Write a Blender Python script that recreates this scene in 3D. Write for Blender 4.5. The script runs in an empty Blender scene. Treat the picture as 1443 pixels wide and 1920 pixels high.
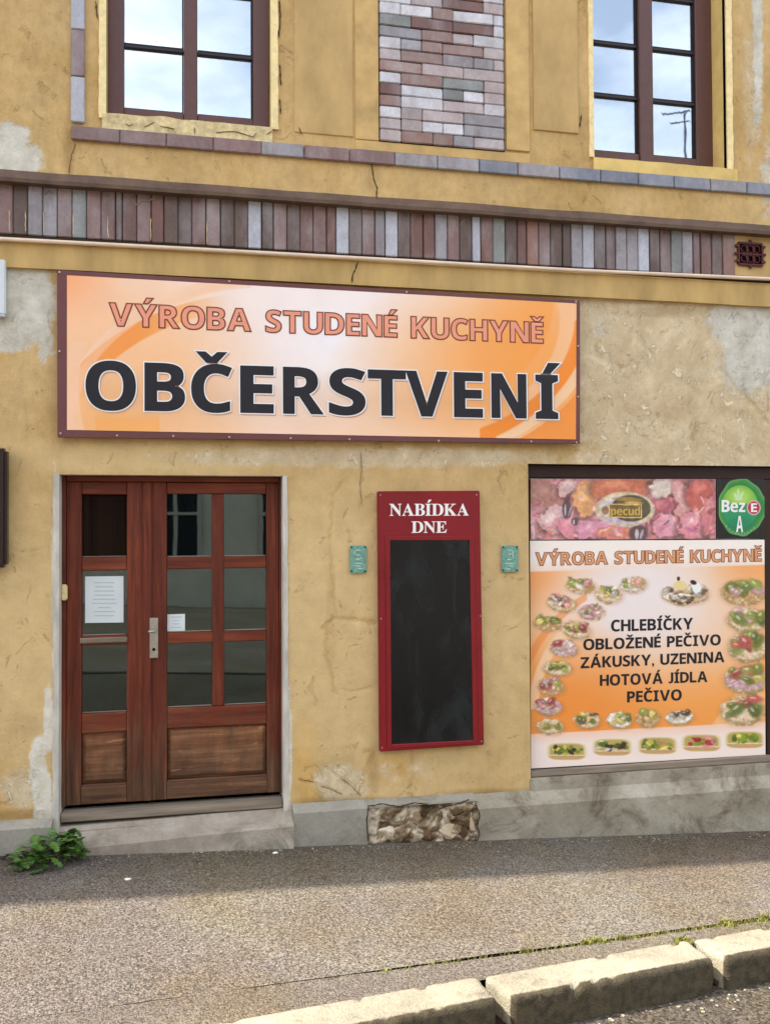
import bpy, bmesh, math, random
import numpy as np
from mathutils import Vector, Matrix, noise
random.seed(7); rng = np.random.default_rng(7)
SC = bpy.context.scene; COL = SC.collection
R = math.radians

# ------------------------------------------------------------------ camera
FPX, YAW, PITCH, ROLL = 1684.67, 0.20823, 0.02112, -0.00553      # focal length in pixels of a 1443 x 1920 picture
DIST, EYE = 5.05, 1.80                                            # metres from the facade, height above the pavement there
_c, _s = math.cos, math.sin
_f = Vector((_s(YAW)*_c(PITCH), _c(YAW)*_c(PITCH), _s(PITCH)))
_r = Vector((_c(YAW), -_s(YAW), 0)); _u = _r.cross(_f)
RGT = _r*_c(ROLL) + _u*_s(ROLL); UPV = -_r*_s(ROLL) + _u*_c(ROLL); FWD = _f
CAMP = Vector((0, -DIST, EYE))
cd = bpy.data.cameras.new('camera'); cam = bpy.data.objects.new('camera', cd); COL.objects.link(cam)
cd.sensor_fit = 'VERTICAL'; cd.sensor_height = 36; cd.lens = FPX/1920*36; cd.clip_end = 600
m = Matrix((( RGT.x, UPV.x, -FWD.x, CAMP.x), (RGT.y, UPV.y, -FWD.y, CAMP.y), (RGT.z, UPV.z, -FWD.z, CAMP.z), (0,0,0,1)))
cam.matrix_world = m; SC.camera = cam

# ------------------------------------------------------------------ sky, sun, exposure
SUN_EL, SUN_BEHIND = 50.0, 2.0            # sun from the left, almost in the plane of the facade, a touch behind it
sdir = Vector((-_c(R(SUN_EL))*_c(R(SUN_BEHIND)), _c(R(SUN_EL))*_s(R(SUN_BEHIND)), _s(R(SUN_EL))))
w = bpy.data.worlds.new('World'); SC.world = w; w.use_nodes = True
nt = w.node_tree; nt.nodes.clear()
out = nt.nodes.new('ShaderNodeOutputWorld'); bg = nt.nodes.new('ShaderNodeBackground')
sky = nt.nodes.new('ShaderNodeTexSky'); sky.sky_type = 'NISHITA'; sky.sun_disc = False
sky.sun_elevation = R(SUN_EL); sky.sun_rotation = math.atan2(sdir.x, sdir.y); sky.dust_density = 2.0
SKYSTR = 0.13
bg.inputs[1].default_value = SKYSTR
tc = nt.nodes.new('ShaderNodeTexCoord'); mp = nt.nodes.new('ShaderNodeMapping'); mp.inputs['Scale'].default_value = (2.2, 2.2, 5.0)
cn = nt.nodes.new('ShaderNodeTexNoise'); cn.inputs['Scale'].default_value = 1.7; cn.inputs['Detail'].default_value = 7; cn.inputs['Roughness'].default_value = .55
cr = nt.nodes.new('ShaderNodeValToRGB'); cr.color_ramp.elements[0].position = .36; cr.color_ramp.elements[1].position = .64
cr.color_ramp.elements[0].color = (.22,.22,.22,1); cr.color_ramp.elements[1].color = (.9,.9,.9,1)
mx = nt.nodes.new('ShaderNodeMixRGB'); mx.inputs[2].default_value = (7.4, 7.9, 8.6, 1)
nt.links.new(tc.outputs['Generated'], mp.inputs[0]); nt.links.new(mp.outputs[0], cn.inputs[0]); nt.links.new(cn.outputs[0], cr.inputs[0])
nt.links.new(cr.outputs[0], mx.inputs[0]); nt.links.new(sky.outputs[0], mx.inputs[1]); nt.links.new(mx.outputs[0], bg.inputs[0]); nt.links.new(bg.outputs[0], out.inputs[0])
sl = bpy.data.lights.new('sun', 'SUN'); sl.energy = 3.0; sl.angle = R(0.6); sl.color = (1, .94, .84)
so = bpy.data.objects.new('sun', sl); COL.objects.link(so); so.rotation_euler = sdir.to_track_quat('Z', 'Y').to_euler(); so.location = (-6, -3, 12)
vs = SC.view_settings; SC.display_settings.display_device = 'sRGB'
vs.view_transform = 'Standard'; vs.look = 'None'; vs.exposure = 1.3; vs.gamma = 1.0; vs.use_curve_mapping = False

# ------------------------------------------------------------------ measuring: a photograph pixel on a plane of the place
def ray(px, py):
    return RGT*((px-721.5)/FPX) + UPV*(-(py-960)/FPX) + FWD
def W(px, py, y=0.0):
    """the point of the vertical plane at depth y seen at a pixel -> (x, z)"""
    d = ray(px, py); t = (y+DIST)/d.y
    return (CAMP.x+d.x*t, EYE+d.z*t)
def WX(px, y=0.0, py=960): return W(px, py, y)[0]
_p0 = W(160, 1600, -.08); _p1 = W(1443, 1557, -.08)
GS = (_p1[1]-_p0[1])/(_p1[0]-_p0[0]); GA = _p0[1]-GS*_p0[0]      # the street falls to the right
def gz(x, y=0): return GA + GS*max(-40, min(40, x))
def G(px, py, dz=0.0):
    """the point of the pavement plane (raised by dz) seen at a pixel"""
    d = ray(px, py); t = (GA+dz + GS*CAMP.x - EYE)/(d.z - GS*d.x)
    return CAMP + d*t
def to_px(x, y, z):
    """arrays of world points -> pixels, used to lay stains where they were measured"""
    dx, dy, dz = x-CAMP.x, y-CAMP.y, z-CAMP.z
    a = dx*RGT.x+dy*RGT.y+dz*RGT.z; b = dx*UPV.x+dy*UPV.y+dz*UPV.z; c = dx*FWD.x+dy*FWD.y+dz*FWD.z
    return 721.5+FPX*a/c, 960-FPX*b/c

# ------------------------------------------------------------------ object helpers
def S(r, g, b):
    f = lambda v: (v/255/12.92 if v/255 <= .04045 else ((v/255+.055)/1.055)**2.4)
    return (f(r), f(g), f(b), 1)
def empty(name, loc=(0,0,0), label=None, cat=None, group=None):
    o = bpy.data.objects.new(name, None); COL.objects.link(o); o.location = loc; o.empty_display_size = .1
    return tag(o, label, cat, group)
def tag(o, label=None, cat=None, group=None, kind=None):
    for k, v in (('label', label), ('category', cat), ('group', group), ('kind', kind)):
        if v: o[k] = v
    return o
def wloc(o):
    p = Vector((0,0,0))
    while o: p += o.location; o = o.parent
    return p
def link(name, me, mat=None, parent=None, at=None, **kw):
    """links a mesh given in world coordinates; the origin goes to `at`"""
    o = bpy.data.objects.new(name, me); COL.objects.link(o)
    if at is not None:
        me.transform(Matrix.Translation(-Vector(at)))
    base = wloc(parent) if parent else Vector((0,0,0))
    if parent: o.parent = parent
    o.location = (Vector(at) if at is not None else Vector((0,0,0))) - base
    if mat and not me.materials: me.materials.append(mat)
    return tag(o, **kw)
def bm_mesh(bm, smooth=False):
    me = bpy.data.meshes.new('m'); bm.normal_update(); bm.to_mesh(me); bm.free()
    if smooth: me.shade_smooth()
    return me
def prism_bm(pts, y0, y1, bev=0.0, bm=None, seg=1):
    """outline pts (x,z) as seen from the street, from front y0 back to y1"""
    bm = bm or bmesh.new()
    a = [bm.verts.new((x, y0, z)) for x, z in pts]; b = [bm.verts.new((x, y1, z)) for x, z in pts]
    n = len(pts); fs = [bm.faces.new(a), bm.faces.new(b[::-1])]
    for i in range(n):
        j = (i+1) % n; fs.append(bm.faces.new((a[j], a[i], b[i], b[j])))
    bmesh.ops.recalc_face_normals(bm, faces=fs)
    if bev:
        es = {e for f in fs for e in f.edges}
        bmesh.ops.bevel(bm, geom=list(es), offset=bev, segments=seg, affect='EDGES', clamp_overlap=True)
    return bm
def rect(x0, x1, z0, z1): return [(x0,z0),(x1,z0),(x1,z1),(x0,z1)]
def slab(name, pts, y0, y1, mat, parent=None, bev=.002, at=None, seg=1, **kw):
    if at is None: at = (sum(p[0] for p in pts)/len(pts), y1, min(p[1] for p in pts))
    return link(name, bm_mesh(prism_bm(pts, y0, y1, bev, seg=seg)), mat, parent, at=at, **kw)
def pxs(corners, y): return [W(px, py, y) for px, py in corners]
def tube_bm(pts, r, n=8, bm=None):
    bm = bm or bmesh.new(); rings = []
    for i, p in enumerate(pts):
        p = Vector(p); t = (Vector(pts[min(i+1, len(pts)-1)])-Vector(pts[max(i-1, 0)])).normalized()
        u = t.cross(Vector((0,0,1)) if abs(t.z) < .9 else Vector((1,0,0))).normalized(); v = t.cross(u)
        rr = r[i] if isinstance(r, (list, tuple)) else r
        rings.append([bm.verts.new(p+u*rr*math.cos(2*math.pi*k/n)+v*rr*math.sin(2*math.pi*k/n)) for k in range(n)])
    for a, b in zip(rings, rings[1:]):
        for k in range(n): bm.faces.new((a[k], a[(k+1) % n], b[(k+1) % n], b[k]))
    bm.faces.new(rings[0][::-1]); bm.faces.new(rings[-1]); return bm

# ------------------------------------------------------------------ materials
class N:
    def __init__(s, name, rough=.7, spec=.3):
        s.m = bpy.data.materials.new(name); s.m.use_nodes = True; s.t = s.m.node_tree
        s.b = s.t.nodes['Principled BSDF']; s.b.inputs['Roughness'].default_value = rough; s.b.inputs['Specular IOR Level'].default_value = spec
        s._pos = None
    def nd(s, typ, **k):
        n = s.t.nodes.new(typ)
        for a, v in k.items(): setattr(n, a, v)
        return n
    def li(s, a, b): s.t.links.new(a, b)
    def pos(s, scale=(1,1,1), world=True):
        g = s.nd('ShaderNodeNewGeometry'); mp = s.nd('ShaderNodeMapping'); mp.inputs['Scale'].default_value = scale
        s.li(g.outputs['Position'], mp.inputs[0]); return mp.outputs[0]
    def noise(s, scale, detail=4, rough=.55, stretch=(1,1,1), dist=0):
        n = s.nd('ShaderNodeTexNoise'); n.inputs['Scale'].default_value = scale; n.inputs['Detail'].default_value = detail
        n.inputs['Roughness'].default_value = rough; n.inputs['Distortion'].default_value = dist
        s.li(s.pos(stretch), n.inputs[0]); return n.outputs[0]
    def voro(s, scale, feature='F1', stretch=(1,1,1)):
        n = s.nd('ShaderNodeTexVoronoi', feature=feature); n.inputs['Scale'].default_value = scale
        s.li(s.pos(stretch), n.inputs[0]); return n
    def ramp(s, fac, *st):
        r = s.nd('ShaderNodeValToRGB'); e = r.color_ramp.elements
        while len(e) < len(st): e.new(.5)
        for i, (p, c) in enumerate(st):
            e[i].position = p; e[i].color = c if len(c) == 4 else (*c, 1)
        s.li(fac, r.inputs[0]); return r.outputs[0]
    def val(s, fac, lo, hi): 
        r = s.nd('ShaderNodeMapRange'); r.inputs[1].default_value = lo; r.inputs[2].default_value = hi
        s.li(fac, r.inputs[0]); return r.outputs[0]
    def math(s, op, a, b):
        n = s.nd('ShaderNodeMath', operation=op)
        for i, v in enumerate((a, b)):
            if isinstance(v, (int, float)): n.inputs[i].default_value = v
            else: s.li(v, n.inputs[i])
        return n.outputs[0]
    def mix(s, f, a, b, mode='MIX'):
        n = s.nd('ShaderNodeMixRGB', blend_type=mode)
        for i, v in enumerate((f, a, b)):
            if isinstance(v, (int, float)): n.inputs[i].default_value = v
            elif isinstance(v, tuple): n.inputs[i].default_value = v
            else: s.li(v, n.inputs[i])
        return n.outputs[0]
    def attr(s, name): return s.nd('ShaderNodeAttribute', attribute_name=name).outputs
    def rnd(s): return s.nd('ShaderNodeObjectInfo').outputs['Random']
    def col(s, c):
        if isinstance(c, tuple): s.b.inputs['Base Color'].default_value = c
        else: s.li(c, s.b.inputs['Base Color'])
        return s
    def bump(s, h, strength=.3, dist=.004):
        b = s.nd('ShaderNodeBump'); b.inputs['Strength'].default_value = strength; b.inputs['Distance'].default_value = dist
        s.li(h, b.inputs['Height']); s.li(b.outputs[0], s.b.inputs['Normal']); return s
K = lambda v: (v, v, v, 1)

def plain(name, c, rough=.6, spec=.3, vary=.25, scale=12, bump=.15, metallic=0, stretch=(1,1,1)):
    n = N(name, rough, spec); nz = n.noise(scale, 5, .6, stretch)
    f = n.ramp(nz, (.3, K(1-vary)), (.7, K(1+vary*.4)))
    n.col(n.mix(1.0, c, f, 'MULTIPLY')); n.b.inputs['Metallic'].default_value = metallic
    if bump: n.bump(nz, bump, .002)
    return n.m

def plaster(name):
    """mustard lime wash over old plaster; the point attributes say where it has worn"""
    n = N(name, .92, .12)
    big = n.noise(1.6, 6, .6); med = n.noise(9, 6, .65); fine = n.noise(90, 4, .6); drip = n.noise(3.2, 5, .6, (1,1,.22))
    c = n.ramp(big, (.32, S(198,164,106)), (.52, S(211,177,120)), (.72, S(223,191,137)))
    c = n.mix(.55, c, n.ramp(med, (.3, K(.70)), (.7, K(1.1))), 'MULTIPLY')
    c = n.mix(.5, c, n.ramp(drip, (.35, K(.78)), (.6, K(1.04))), 'MULTIPLY')
    c = n.mix(.35, c, n.ramp(n.noise(26, 7, .75, (1,1,.5), .5), (.38, K(.72)), (.55, K(1.03))), 'MULTIPLY')
    edge = n.noise(14, 7, .7, dist=.6); e2 = n.noise(4.5, 7, .7, dist=.4)
    def mask(a, lo=.42, hi=.58, amt=.9, src=edge):
        v = n.math('ADD', n.attr(a)['Fac'], n.math('MULTIPLY', n.math('SUBTRACT', src, .5), amt))
        return n.val(v, lo, hi)
    mo = mask('ochre', .3, .8, .6, e2)
    c = n.mix(mo, c, n.mix(1.0, S(214,164,78), n.ramp(med, (.3,K(.82)), (.7,K(1.05))), 'MULTIPLY'))
    mwash = mask('wash', .2, .8, .6, e2)
    c = n.mix(n.math('MULTIPLY', mwash, .8), c, n.mix(.8, S(218,190,138), n.ramp(med, (.3,K(.84)), (.7,K(1.06))), 'MULTIPLY'))
    mb = mask('bare', .4, .62, 1.0, e2)
    c = n.mix(mb, c, n.mix(.6, n.ramp(e2, (.35, S(197,174,136)), (.55, S(214,194,158)), (.68, S(236,216,178))), n.ramp(edge, (.35,K(.80)), (.65,K(1.1))), 'MULTIPLY'))
    fl = n.math('MULTIPLY', n.val(n.noise(15, 7, .7, (1,1,.8), 1.0), .585, .61), mb); c = n.mix(n.math('MULTIPLY', fl, .85), c, S(240,222,188))
    cr_ = n.math('MULTIPLY', n.val(n.noise(7, 8, .75, (1,1,.9), 1.4), .60, .64), .30); c = n.mix(cr_, c, n.mix(1.0, c, S(206,190,160), 'MULTIPLY'))
    mp_ = mask('pale', .4, .62, 1.1)
    c = n.mix(mp_, c, n.ramp(med, (.3, S(178,172,152)), (.5, S(205,200,184)), (.7, S(226,220,205))))
    mw = mask('white', .4, .55, .9)
    c = n.mix(mw, c, n.ramp(med, (.3, S(196,186,162)), (.6, S(226,220,204))))
    md = mask('dirt', .2, 1.1, .5, e2)
    c = n.mix(md, c, n.mix(1.0, c, S(158,140,112), 'MULTIPLY'))
    mg = mask('groove', .25, .8, .35)
    c = n.mix(mg, c, n.mix(1.0, c, S(232,217,190), 'MULTIPLY'))
    pit = n.ramp(n.voro(46).outputs[0], (.04, K(0)), (.10, K(1)))
    rare = n.ramp(n.noise(2.3, 3), (.52, K(0)), (.62, K(1)))
    c = n.mix(n.math('MULTIPLY', n.math('SUBTRACT', 1.0, pit), n.math('MULTIPLY', rare, .6)), c, S(120,92,58))
    n.col(c)
    h = n.math('ADD', n.math('MULTIPLY', fine, .35), n.math('MULTIPLY', med, .9))
    h = n.math('SUBTRACT', h, n.math('MULTIPLY', mp_, .35)); h = n.math('SUBTRACT', h, n.math('MULTIPLY', mb, .25)); h = n.math('SUBTRACT', h, n.math('MULTIPLY', mg, .5))
    h = n.math('ADD', h, n.math('MULTIPLY', fl, .5)); h = n.math('SUBTRACT', h, cr_)
    n.bump(n.math('ADD', h, n.math('MULTIPLY', n.noise(220, 3, .6), .25)), .85, .007)
    return n.m
M = {}
M['plaster'] = plaster('mustard plaster')
M['reveal'] = plain('pale yellow render', S(226,196,124), .9, .1, .2, 8)
M['bead'] = plain('bright yellow edge bead', S(248,226,168), .85, .1, .18, 30)
M['fascia'] = plain('mustard fascia', S(200,168,110), .9, .1, .3, 5, .3, stretch=(1,1,.3))
M['cream'] = plain('cream mortar', S(226,206,156), .95, .1, .4, 26, .8)
M['whitewash'] = plain('old whitewash', S(206,200,186), .9, .1, .35, 14, .5, stretch=(1,1,.3))
M['edge'] = plain('brown drip edge', S(104,82,66), .6, .3, .4, 9)
M['pvc'] = plain('brown window plastic', S(98,66,60), .42, .4, .12, 20, .03)
M['pvcdark'] = plain('dark muntin', S(38,32,40), .42, .4, .12, 20, 0)
M['seal'] = plain('black glazing seal', S(24,24,28), .6, .3, .1, 20, 0)

def wood(name, c1, c2, c3, rough=.55, wear=0.0, horizontal=False):
    n = N(name, rough, .35); st = (1,1,.07) if not horizontal else (.07,1,1)
    g = n.noise(34, 6, .65, st, .3); big = n.noise(3, 4, .6)
    c = n.ramp(g, (.28, c1), (.5, c2), (.72, c3))
    c = n.mix(.5, c, n.ramp(big, (.3,K(.68)), (.7,K(1.1))), 'MULTIPLY')
    # old varnish gone grey and scuffed towards the foot of the door
    sep = n.nd('ShaderNodeSeparateXYZ'); g2 = n.nd('ShaderNodeNewGeometry'); n.li(g2.outputs['Position'], sep.inputs[0])
    low = n.val(sep.outputs['Z'], 1.0, .30)
    f = n.math('MULTIPLY', n.val(n.math('ADD', n.math('MULTIPLY', low, .55), n.noise(11, 7, .7, (1,1,.35))), .62, .95), .85)
    c = n.mix(f, c, n.ramp(g, (.3, S(60,42,30)), (.6, S(100,72,50)), (.8, S(142,114,86))))
    if wear:
        sc = n.val(n.noise(9, 8, .75, (.45,1,2.2), 1.2), .60, .70)
        c = n.mix(n.math('MULTIPLY', sc, wear), c, S(206,146,110))
    n.col(c).bump(g, .35, .002); return n.m
M['wood'] = wood('red brown varnished wood', S(74,28,15), S(106,44,24), S(132,64,37))
M['woodh'] = wood('red brown varnished rail', S(78,30,16), S(112,47,26), S(138,68,40), horizontal=True)
M['panelwood'] = wood('worn panel wood', S(98,58,36), S(136,88,56), S(168,120,82), .75, .9, True)
M['sillwood'] = plain('grey weathered wood', S(150,136,118), .85, .15, .45, 20, .6, stretch=(.1,1,1))
M['metal'] = plain('dull nickel', S(186,180,168), .35, .5, .2, 40, .05, metallic=.7)

def glass(name, refl, tint, body, wob=.02):
    """window glass: part mirror of the street and sky, part view into a dark room"""
    n = N(name); n.t.nodes.remove(n.b); o = n.t.nodes['Material Output']
    gl = n.nd('ShaderNodeBsdfGlossy'); gl.inputs['Roughness'].default_value = .015; gl.inputs['Color'].default_value = tint
    tr = n.nd('ShaderNodeBsdfTransparent'); tr.inputs[0].default_value = body
    fr = n.nd('ShaderNodeFresnel'); fr.inputs[0].default_value = 1.5
    f = n.math('ADD', n.math('MULTIPLY', fr.outputs[0], 1-refl), refl)
    b = n.nd('ShaderNodeBump'); b.inputs['Strength'].default_value = wob; b.inputs['Distance'].default_value = .02
    n.li(n.noise(3, 2), b.inputs['Height']); n.li(b.outputs[0], gl.inputs['Normal'])
    ms = n.nd('ShaderNodeMixShader'); n.li(f, ms.inputs[0]); n.li(tr.outputs[0], ms.inputs[1]); n.li(gl.outputs[0], ms.inputs[2])
    n.li(ms.outputs[0], o.inputs[0]); return n.m
M['glassup'] = glass('upper window glass', .62, (.78,.82,.85,1), (.75,.8,.8,1))
M['glassdoor'] = glass('door glass', .075, (.80,1,1,1), (.22,.30,.30,1), .012)
M['room'] = plain('dark room', S(30,34,36), .9, .1, .2, 4, 0)
M['curtain'] = plain('brown boarding', S(34,22,15), .9, .1, .6, 22, 0, stretch=(3,1,.05))
M['net'] = plain('pale net curtain', S(196,200,205), .9, .1, .12, 30, 0, stretch=(1,1,.1))

def tilemat(name, c, c2):
    n = N(name, .40, .45); g = n.nd('ShaderNodeObjectInfo'); a = n.noise(11, 5, .65, (1,1,.6), .4); fi = n.noise(60, 4, .6)
    c_ = n.mix(n.ramp(a, (.38,K(0)), (.64,K(1))), c, c2)
    haze = n.ramp(n.noise(6, 5, .6, (1,1,.4)), (.46,K(0)), (.74,K(.55)))
    c_ = n.mix(haze, c_, S(176,172,174))
    r = n.rnd(); c_ = n.mix(.6, c_, n.ramp(r, (0,K(.80)), (1,K(1.15))), 'MULTIPLY')
    c_ = n.mix(.45, c_, n.ramp(fi, (.3,K(.7)), (.7,K(1.12))), 'MULTIPLY')
    n.col(c_).bump(n.math('ADD', a, n.math('MULTIPLY', fi, .3)), .5, .005); return n.m
TC = {'R': ((124,88,78),(108,80,72)), 'D': ((96,78,68),(108,88,78)), 'P': ((140,112,108),(124,98,92)), 'G': ((158,154,158),(134,124,124)),
      'T': ((136,142,138),(122,120,114)), 'W': ((190,192,200),(168,170,178)), 'B': ((120,124,136),(142,142,152)), 'O': ((150,110,94),(134,100,88)),
      'V': ((222,221,225),(196,190,192)), 'Q': ((192,178,176),(172,156,154)), 'N': ((142,106,94),(160,136,128))}
TM = {k: tilemat('glazed tile '+{'R':'red','D':'umber','P':'pink','G':'grey','T':'green grey','W':'white','B':'slate','O':'orange','V':'ice white','Q':'rose grey','N':'brick brown'}[k], S(*a), S(*b)) for k, (a, b) in TC.items()}
M['mortar'] = plain('dark mortar', S(92,76,62), .95, .1, .3, 30)
M['concrete'] = None
def concrete(name, a, b, c, stain):
    n = N(name, .9, .15); big = n.noise(3.2, 7, .65); fine = n.noise(70, 5, .7)
    k = n.ramp(big, (.32, a), (.5, b), (.66, c)); k = n.mix(.5, k, n.ramp(fine, (.3,K(.7)), (.7,K(1.12))), 'MULTIPLY')
    sp = n.val(n.noise(3.6, 7, .75, (1,1,1.3), .6), .5, .64); k = n.mix(n.math('MULTIPLY', sp, .75), k, stain)
    n.col(k).bump(n.math('ADD', big, n.math('MULTIPLY', fine, .4)), .6, .006); return n.m
M['concrete'] = concrete('grey plinth render', S(142,134,116), S(164,155,136), S(184,176,158), S(96,84,64))
M['plinthgrey'] = concrete('smooth grey plinth', S(146,141,128), S(158,153,139), S(170,164,150), S(130,122,106))
M['step'] = concrete('old step concrete', S(146,134,118), S(168,156,140), S(188,178,162), S(124,118,100))
def kerbmat():
    n = N('weathered granite kerb', .9, .15); big = n.noise(4, 6, .65); v = n.voro(150); fine = n.noise(120, 4, .7); d = n.attr('front_dirt_shade')['Fac']
    k = n.ramp(big, (.3, S(160,151,131)), (.55, S(182,172,149)), (.75, S(198,188,165)))
    k = n.mix(.45, k, n.ramp(v.outputs['Color'], (.1,K(.62)), (.9,K(1.2))), 'MULTIPLY')
    s_ = n.val(n.math('ADD', n.math('MULTIPLY', d, .75), n.noise(13, 7, .75, dist=.4)), .55, .85)
    k = n.mix(n.math('MULTIPLY', s_, .92), k, n.ramp(n.noise(30, 5), (.35, S(46,40,28)), (.6, S(80,69,50))))  # road dirt and the shade of the front face, both painted into the colour
    n.col(k).bump(n.math('ADD', n.math('MULTIPLY', fine, .8), n.math('MULTIPLY', v.outputs[0], .5)), .8, .006); return n.m
M['kerb'] = kerbmat()
def rubblemat():
    n = N('crumbling masonry', .95, .1); a = n.noise(8.5, 7, .62, dist=.8); v = n.noise(70, 5, .7)
    k = n.ramp(a, (.36, S(70,56,40)), (.44, S(104,86,62)), (.52, S(150,130,102)), (.58, S(206,190,164)), (.7, S(216,204,184))); n.col(n.mix(.5, k, n.ramp(v, (.3,K(.6)), (.7,K(1.1))), 'MULTIPLY')).bump(v, .8, .006); return n.m
M['masonry'] = rubblemat()
M['rubble'] = concrete('rubble stone', S(110,84,58), S(158,132,102), S(214,194,166), S(84,62,42))
M['rubble2'] = concrete('brown rubble', S(84,66,46), S(112,88,62), S(140,114,84), S(66,52,38))
M['rubble3'] = concrete('pale rubble', S(186,160,128), S(214,196,166), S(228,214,190), S(140,112,84))
def asphalt(name, a, b, c, scale, pits=.5):
    n = N(name, .9, .2); big = n.noise(.9, 5, .6); v = n.voro(scale); v2 = n.voro(scale*1.9)
    k = n.ramp(v.outputs['Color'], (.2, a), (.55, b), (.9, c))
    k = n.mix(n.ramp(n.noise(1.1, 6, .7), (.42,K(0)), (.60,K(.8))), k, n.mix(1.0, k, S(248,238,214), 'MULTIPLY')); k = n.mix(n.ramp(n.noise(.7, 5, .6, (1,1.3,1)), (.45,K(.7)), (.62,K(0))), k, n.mix(1.0, k, S(236,226,232), 'MULTIPLY'))
    k = n.mix(n.ramp(n.noise(3.3, 6, .75, dist=.5), (.60,K(0)), (.72,K(.5))), k, n.mix(1.0, k, S(176,170,158), 'MULTIPLY'))
    k = n.mix(.5, k, n.ramp(v2.outputs['Color'], (.1,K(.55)), (.9,K(1.25))), 'MULTIPLY')
    hole = n.ramp(n.noise(scale*.55, 3, .6), (.36,K(.22)), (.47,K(1)))
    k = n.mix(pits, k, hole, 'MULTIPLY'); k = n.mix(.6, k, n.ramp(big, (.3,K(.84)), (.7,K(1.08))), 'MULTIPLY')
    h = n.math('ADD', n.math('MULTIPLY', n.math('SUBTRACT', 1, v.outputs[0]), .6), hole)
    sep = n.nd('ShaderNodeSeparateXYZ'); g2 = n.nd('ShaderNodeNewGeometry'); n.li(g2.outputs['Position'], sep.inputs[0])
    wall_shade = n.val(n.math('ADD', sep.outputs['Y'], n.math('MULTIPLY', n.noise(5, 6, .7), .5)), -.35, .12)      # shade strip beside the house wall, deepened in the asphalt colour
    k = n.mix(n.math('MULTIPLY', wall_shade, .55), k, n.mix(1.0, k, S(150,148,140), 'MULTIPLY'))
    n.col(k).bump(h, .9, .006); return n.m
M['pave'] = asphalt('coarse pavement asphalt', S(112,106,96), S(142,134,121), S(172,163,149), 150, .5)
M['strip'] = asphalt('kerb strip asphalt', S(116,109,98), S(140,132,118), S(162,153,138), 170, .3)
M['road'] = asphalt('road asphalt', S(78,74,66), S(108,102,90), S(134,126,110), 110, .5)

def printed(name, rough=.35, spec=.4):
    n = N(name, rough, spec); a = n.attr('print')['Color']
    d = n.noise(6, 5, .6); n.col(n.mix(.15, a, n.ramp(d, (.3,K(.9)), (.7,K(1.04))), 'MULTIPLY')); return n.m
M['print'] = printed('printed sheet')
M['ink'] = plain('dark ink', S(30,30,38), .4, .4, .25, 9, 0)
M['inkbrown'] = plain('brown ink', S(128,62,40), .4, .4, .1, 9, 0)
M['inksalmon'] = plain('salmon ink', S(240,158,128), .4, .4, .1, 9, 0)
M['inksoft'] = plain('orange ink', S(226,160,112), .4, .4, .1, 9, 0)
M['inkwhite'] = plain('white ink', S(246,242,238), .4, .4, .05, 9, 0)
M['inkglow'] = plain('grey ink halo', S(206,160,136), .4, .4, .05, 9, 0)
M['inkgold'] = plain('gold ink', S(206,172,84), .4, .4, .1, 9, 0)
M['inkgreen'] = plain('dark green ink', S(44,52,26), .4, .4, .1, 9, 0)
M['inkred'] = plain('red ink', S(196,48,66), .4, .4, .1, 9, 0)
M['signframe'] = plain('purple brown sign border', S(112,66,66), .45, .4, .2, 3, .05)
M['sheet'] = plain('sign sheet edge', S(150,140,132), .5, .4, .1, 9, 0)
M['red'] = plain('deep red board', S(136,16,28), .38, .45, .22, 3, .08)
def chalkboard():
    n = N('black chalkboard', .2, .42); sm = n.noise(3.5, 6, .65, (1.6,1,.7), .8); n.col(n.mix(n.val(sm, .5, .8), S(8,12,15), S(34,42,46)))
    r = n.ramp(sm, (.3,K(.15)), (.7,K(.34))); n.li(r, n.b.inputs['Roughness']); return n.m
M['black'] = chalkboard()
M['screw'] = plain('screw head', S(190,180,172), .4, .5, .1, 9, 0, metallic=.5)
M['paper'] = plain('white paper', S(214,222,222), .8, .2, .05, 9, 0)
M['papertext'] = plain('grey print', S(188,196,198), .8, .2, .05, 9, 0)
M['cable'] = plain('pale cable duct', S(232,208,182), .5, .3, .15, 9, 0)
M['iron'] = plain('maroon cast iron', S(88,26,24), .5, .4, .3, 30, .3)
M['hole'] = plain('dark hole', S(20,12,10), .9, .1, .1, 9, 0)
M['case'] = plain('dark brown case', S(40,22,22), .3, .5, .15, 9, 0)
M['plategreen'] = plain('faded green enamel', S(118,168,150), .5, .4, .45, 60, .1)
M['platemark'] = plain('pale enamel mark', S(190,208,190), .5, .4, .1, 60, 0)
M['crack'] = plain('earthy crack', S(112,86,58), .95, .1, .2, 30, 0)
M['dark'] = plain('dark joint', S(62,52,40), .95, .1, .2, 30, 0)
M['shopframe'] = plain('dark brown shop frame', S(52,28,20), .5, .35, .25, 9, .05)
def leafmat(name, a, b):
    n = N(name, .55, .3); n.col(n.mix(.7, n.ramp(n.noise(40, 3), (.3,a), (.7,b)), n.ramp(n.rnd(), (0,K(.6)), (1,K(1.3))), 'MULTIPLY'))
    n.b.inputs['Subsurface Weight'].default_value = 0; return n.m
M['leaf'] = leafmat('weed leaf', S(58,92,34), S(100,134,62))
M['moss'] = leafmat('moss and grass', S(92,92,40), S(158,154,78))
M['stem'] = plain('weed stem', S(110,96,50), .7, .2)

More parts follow.
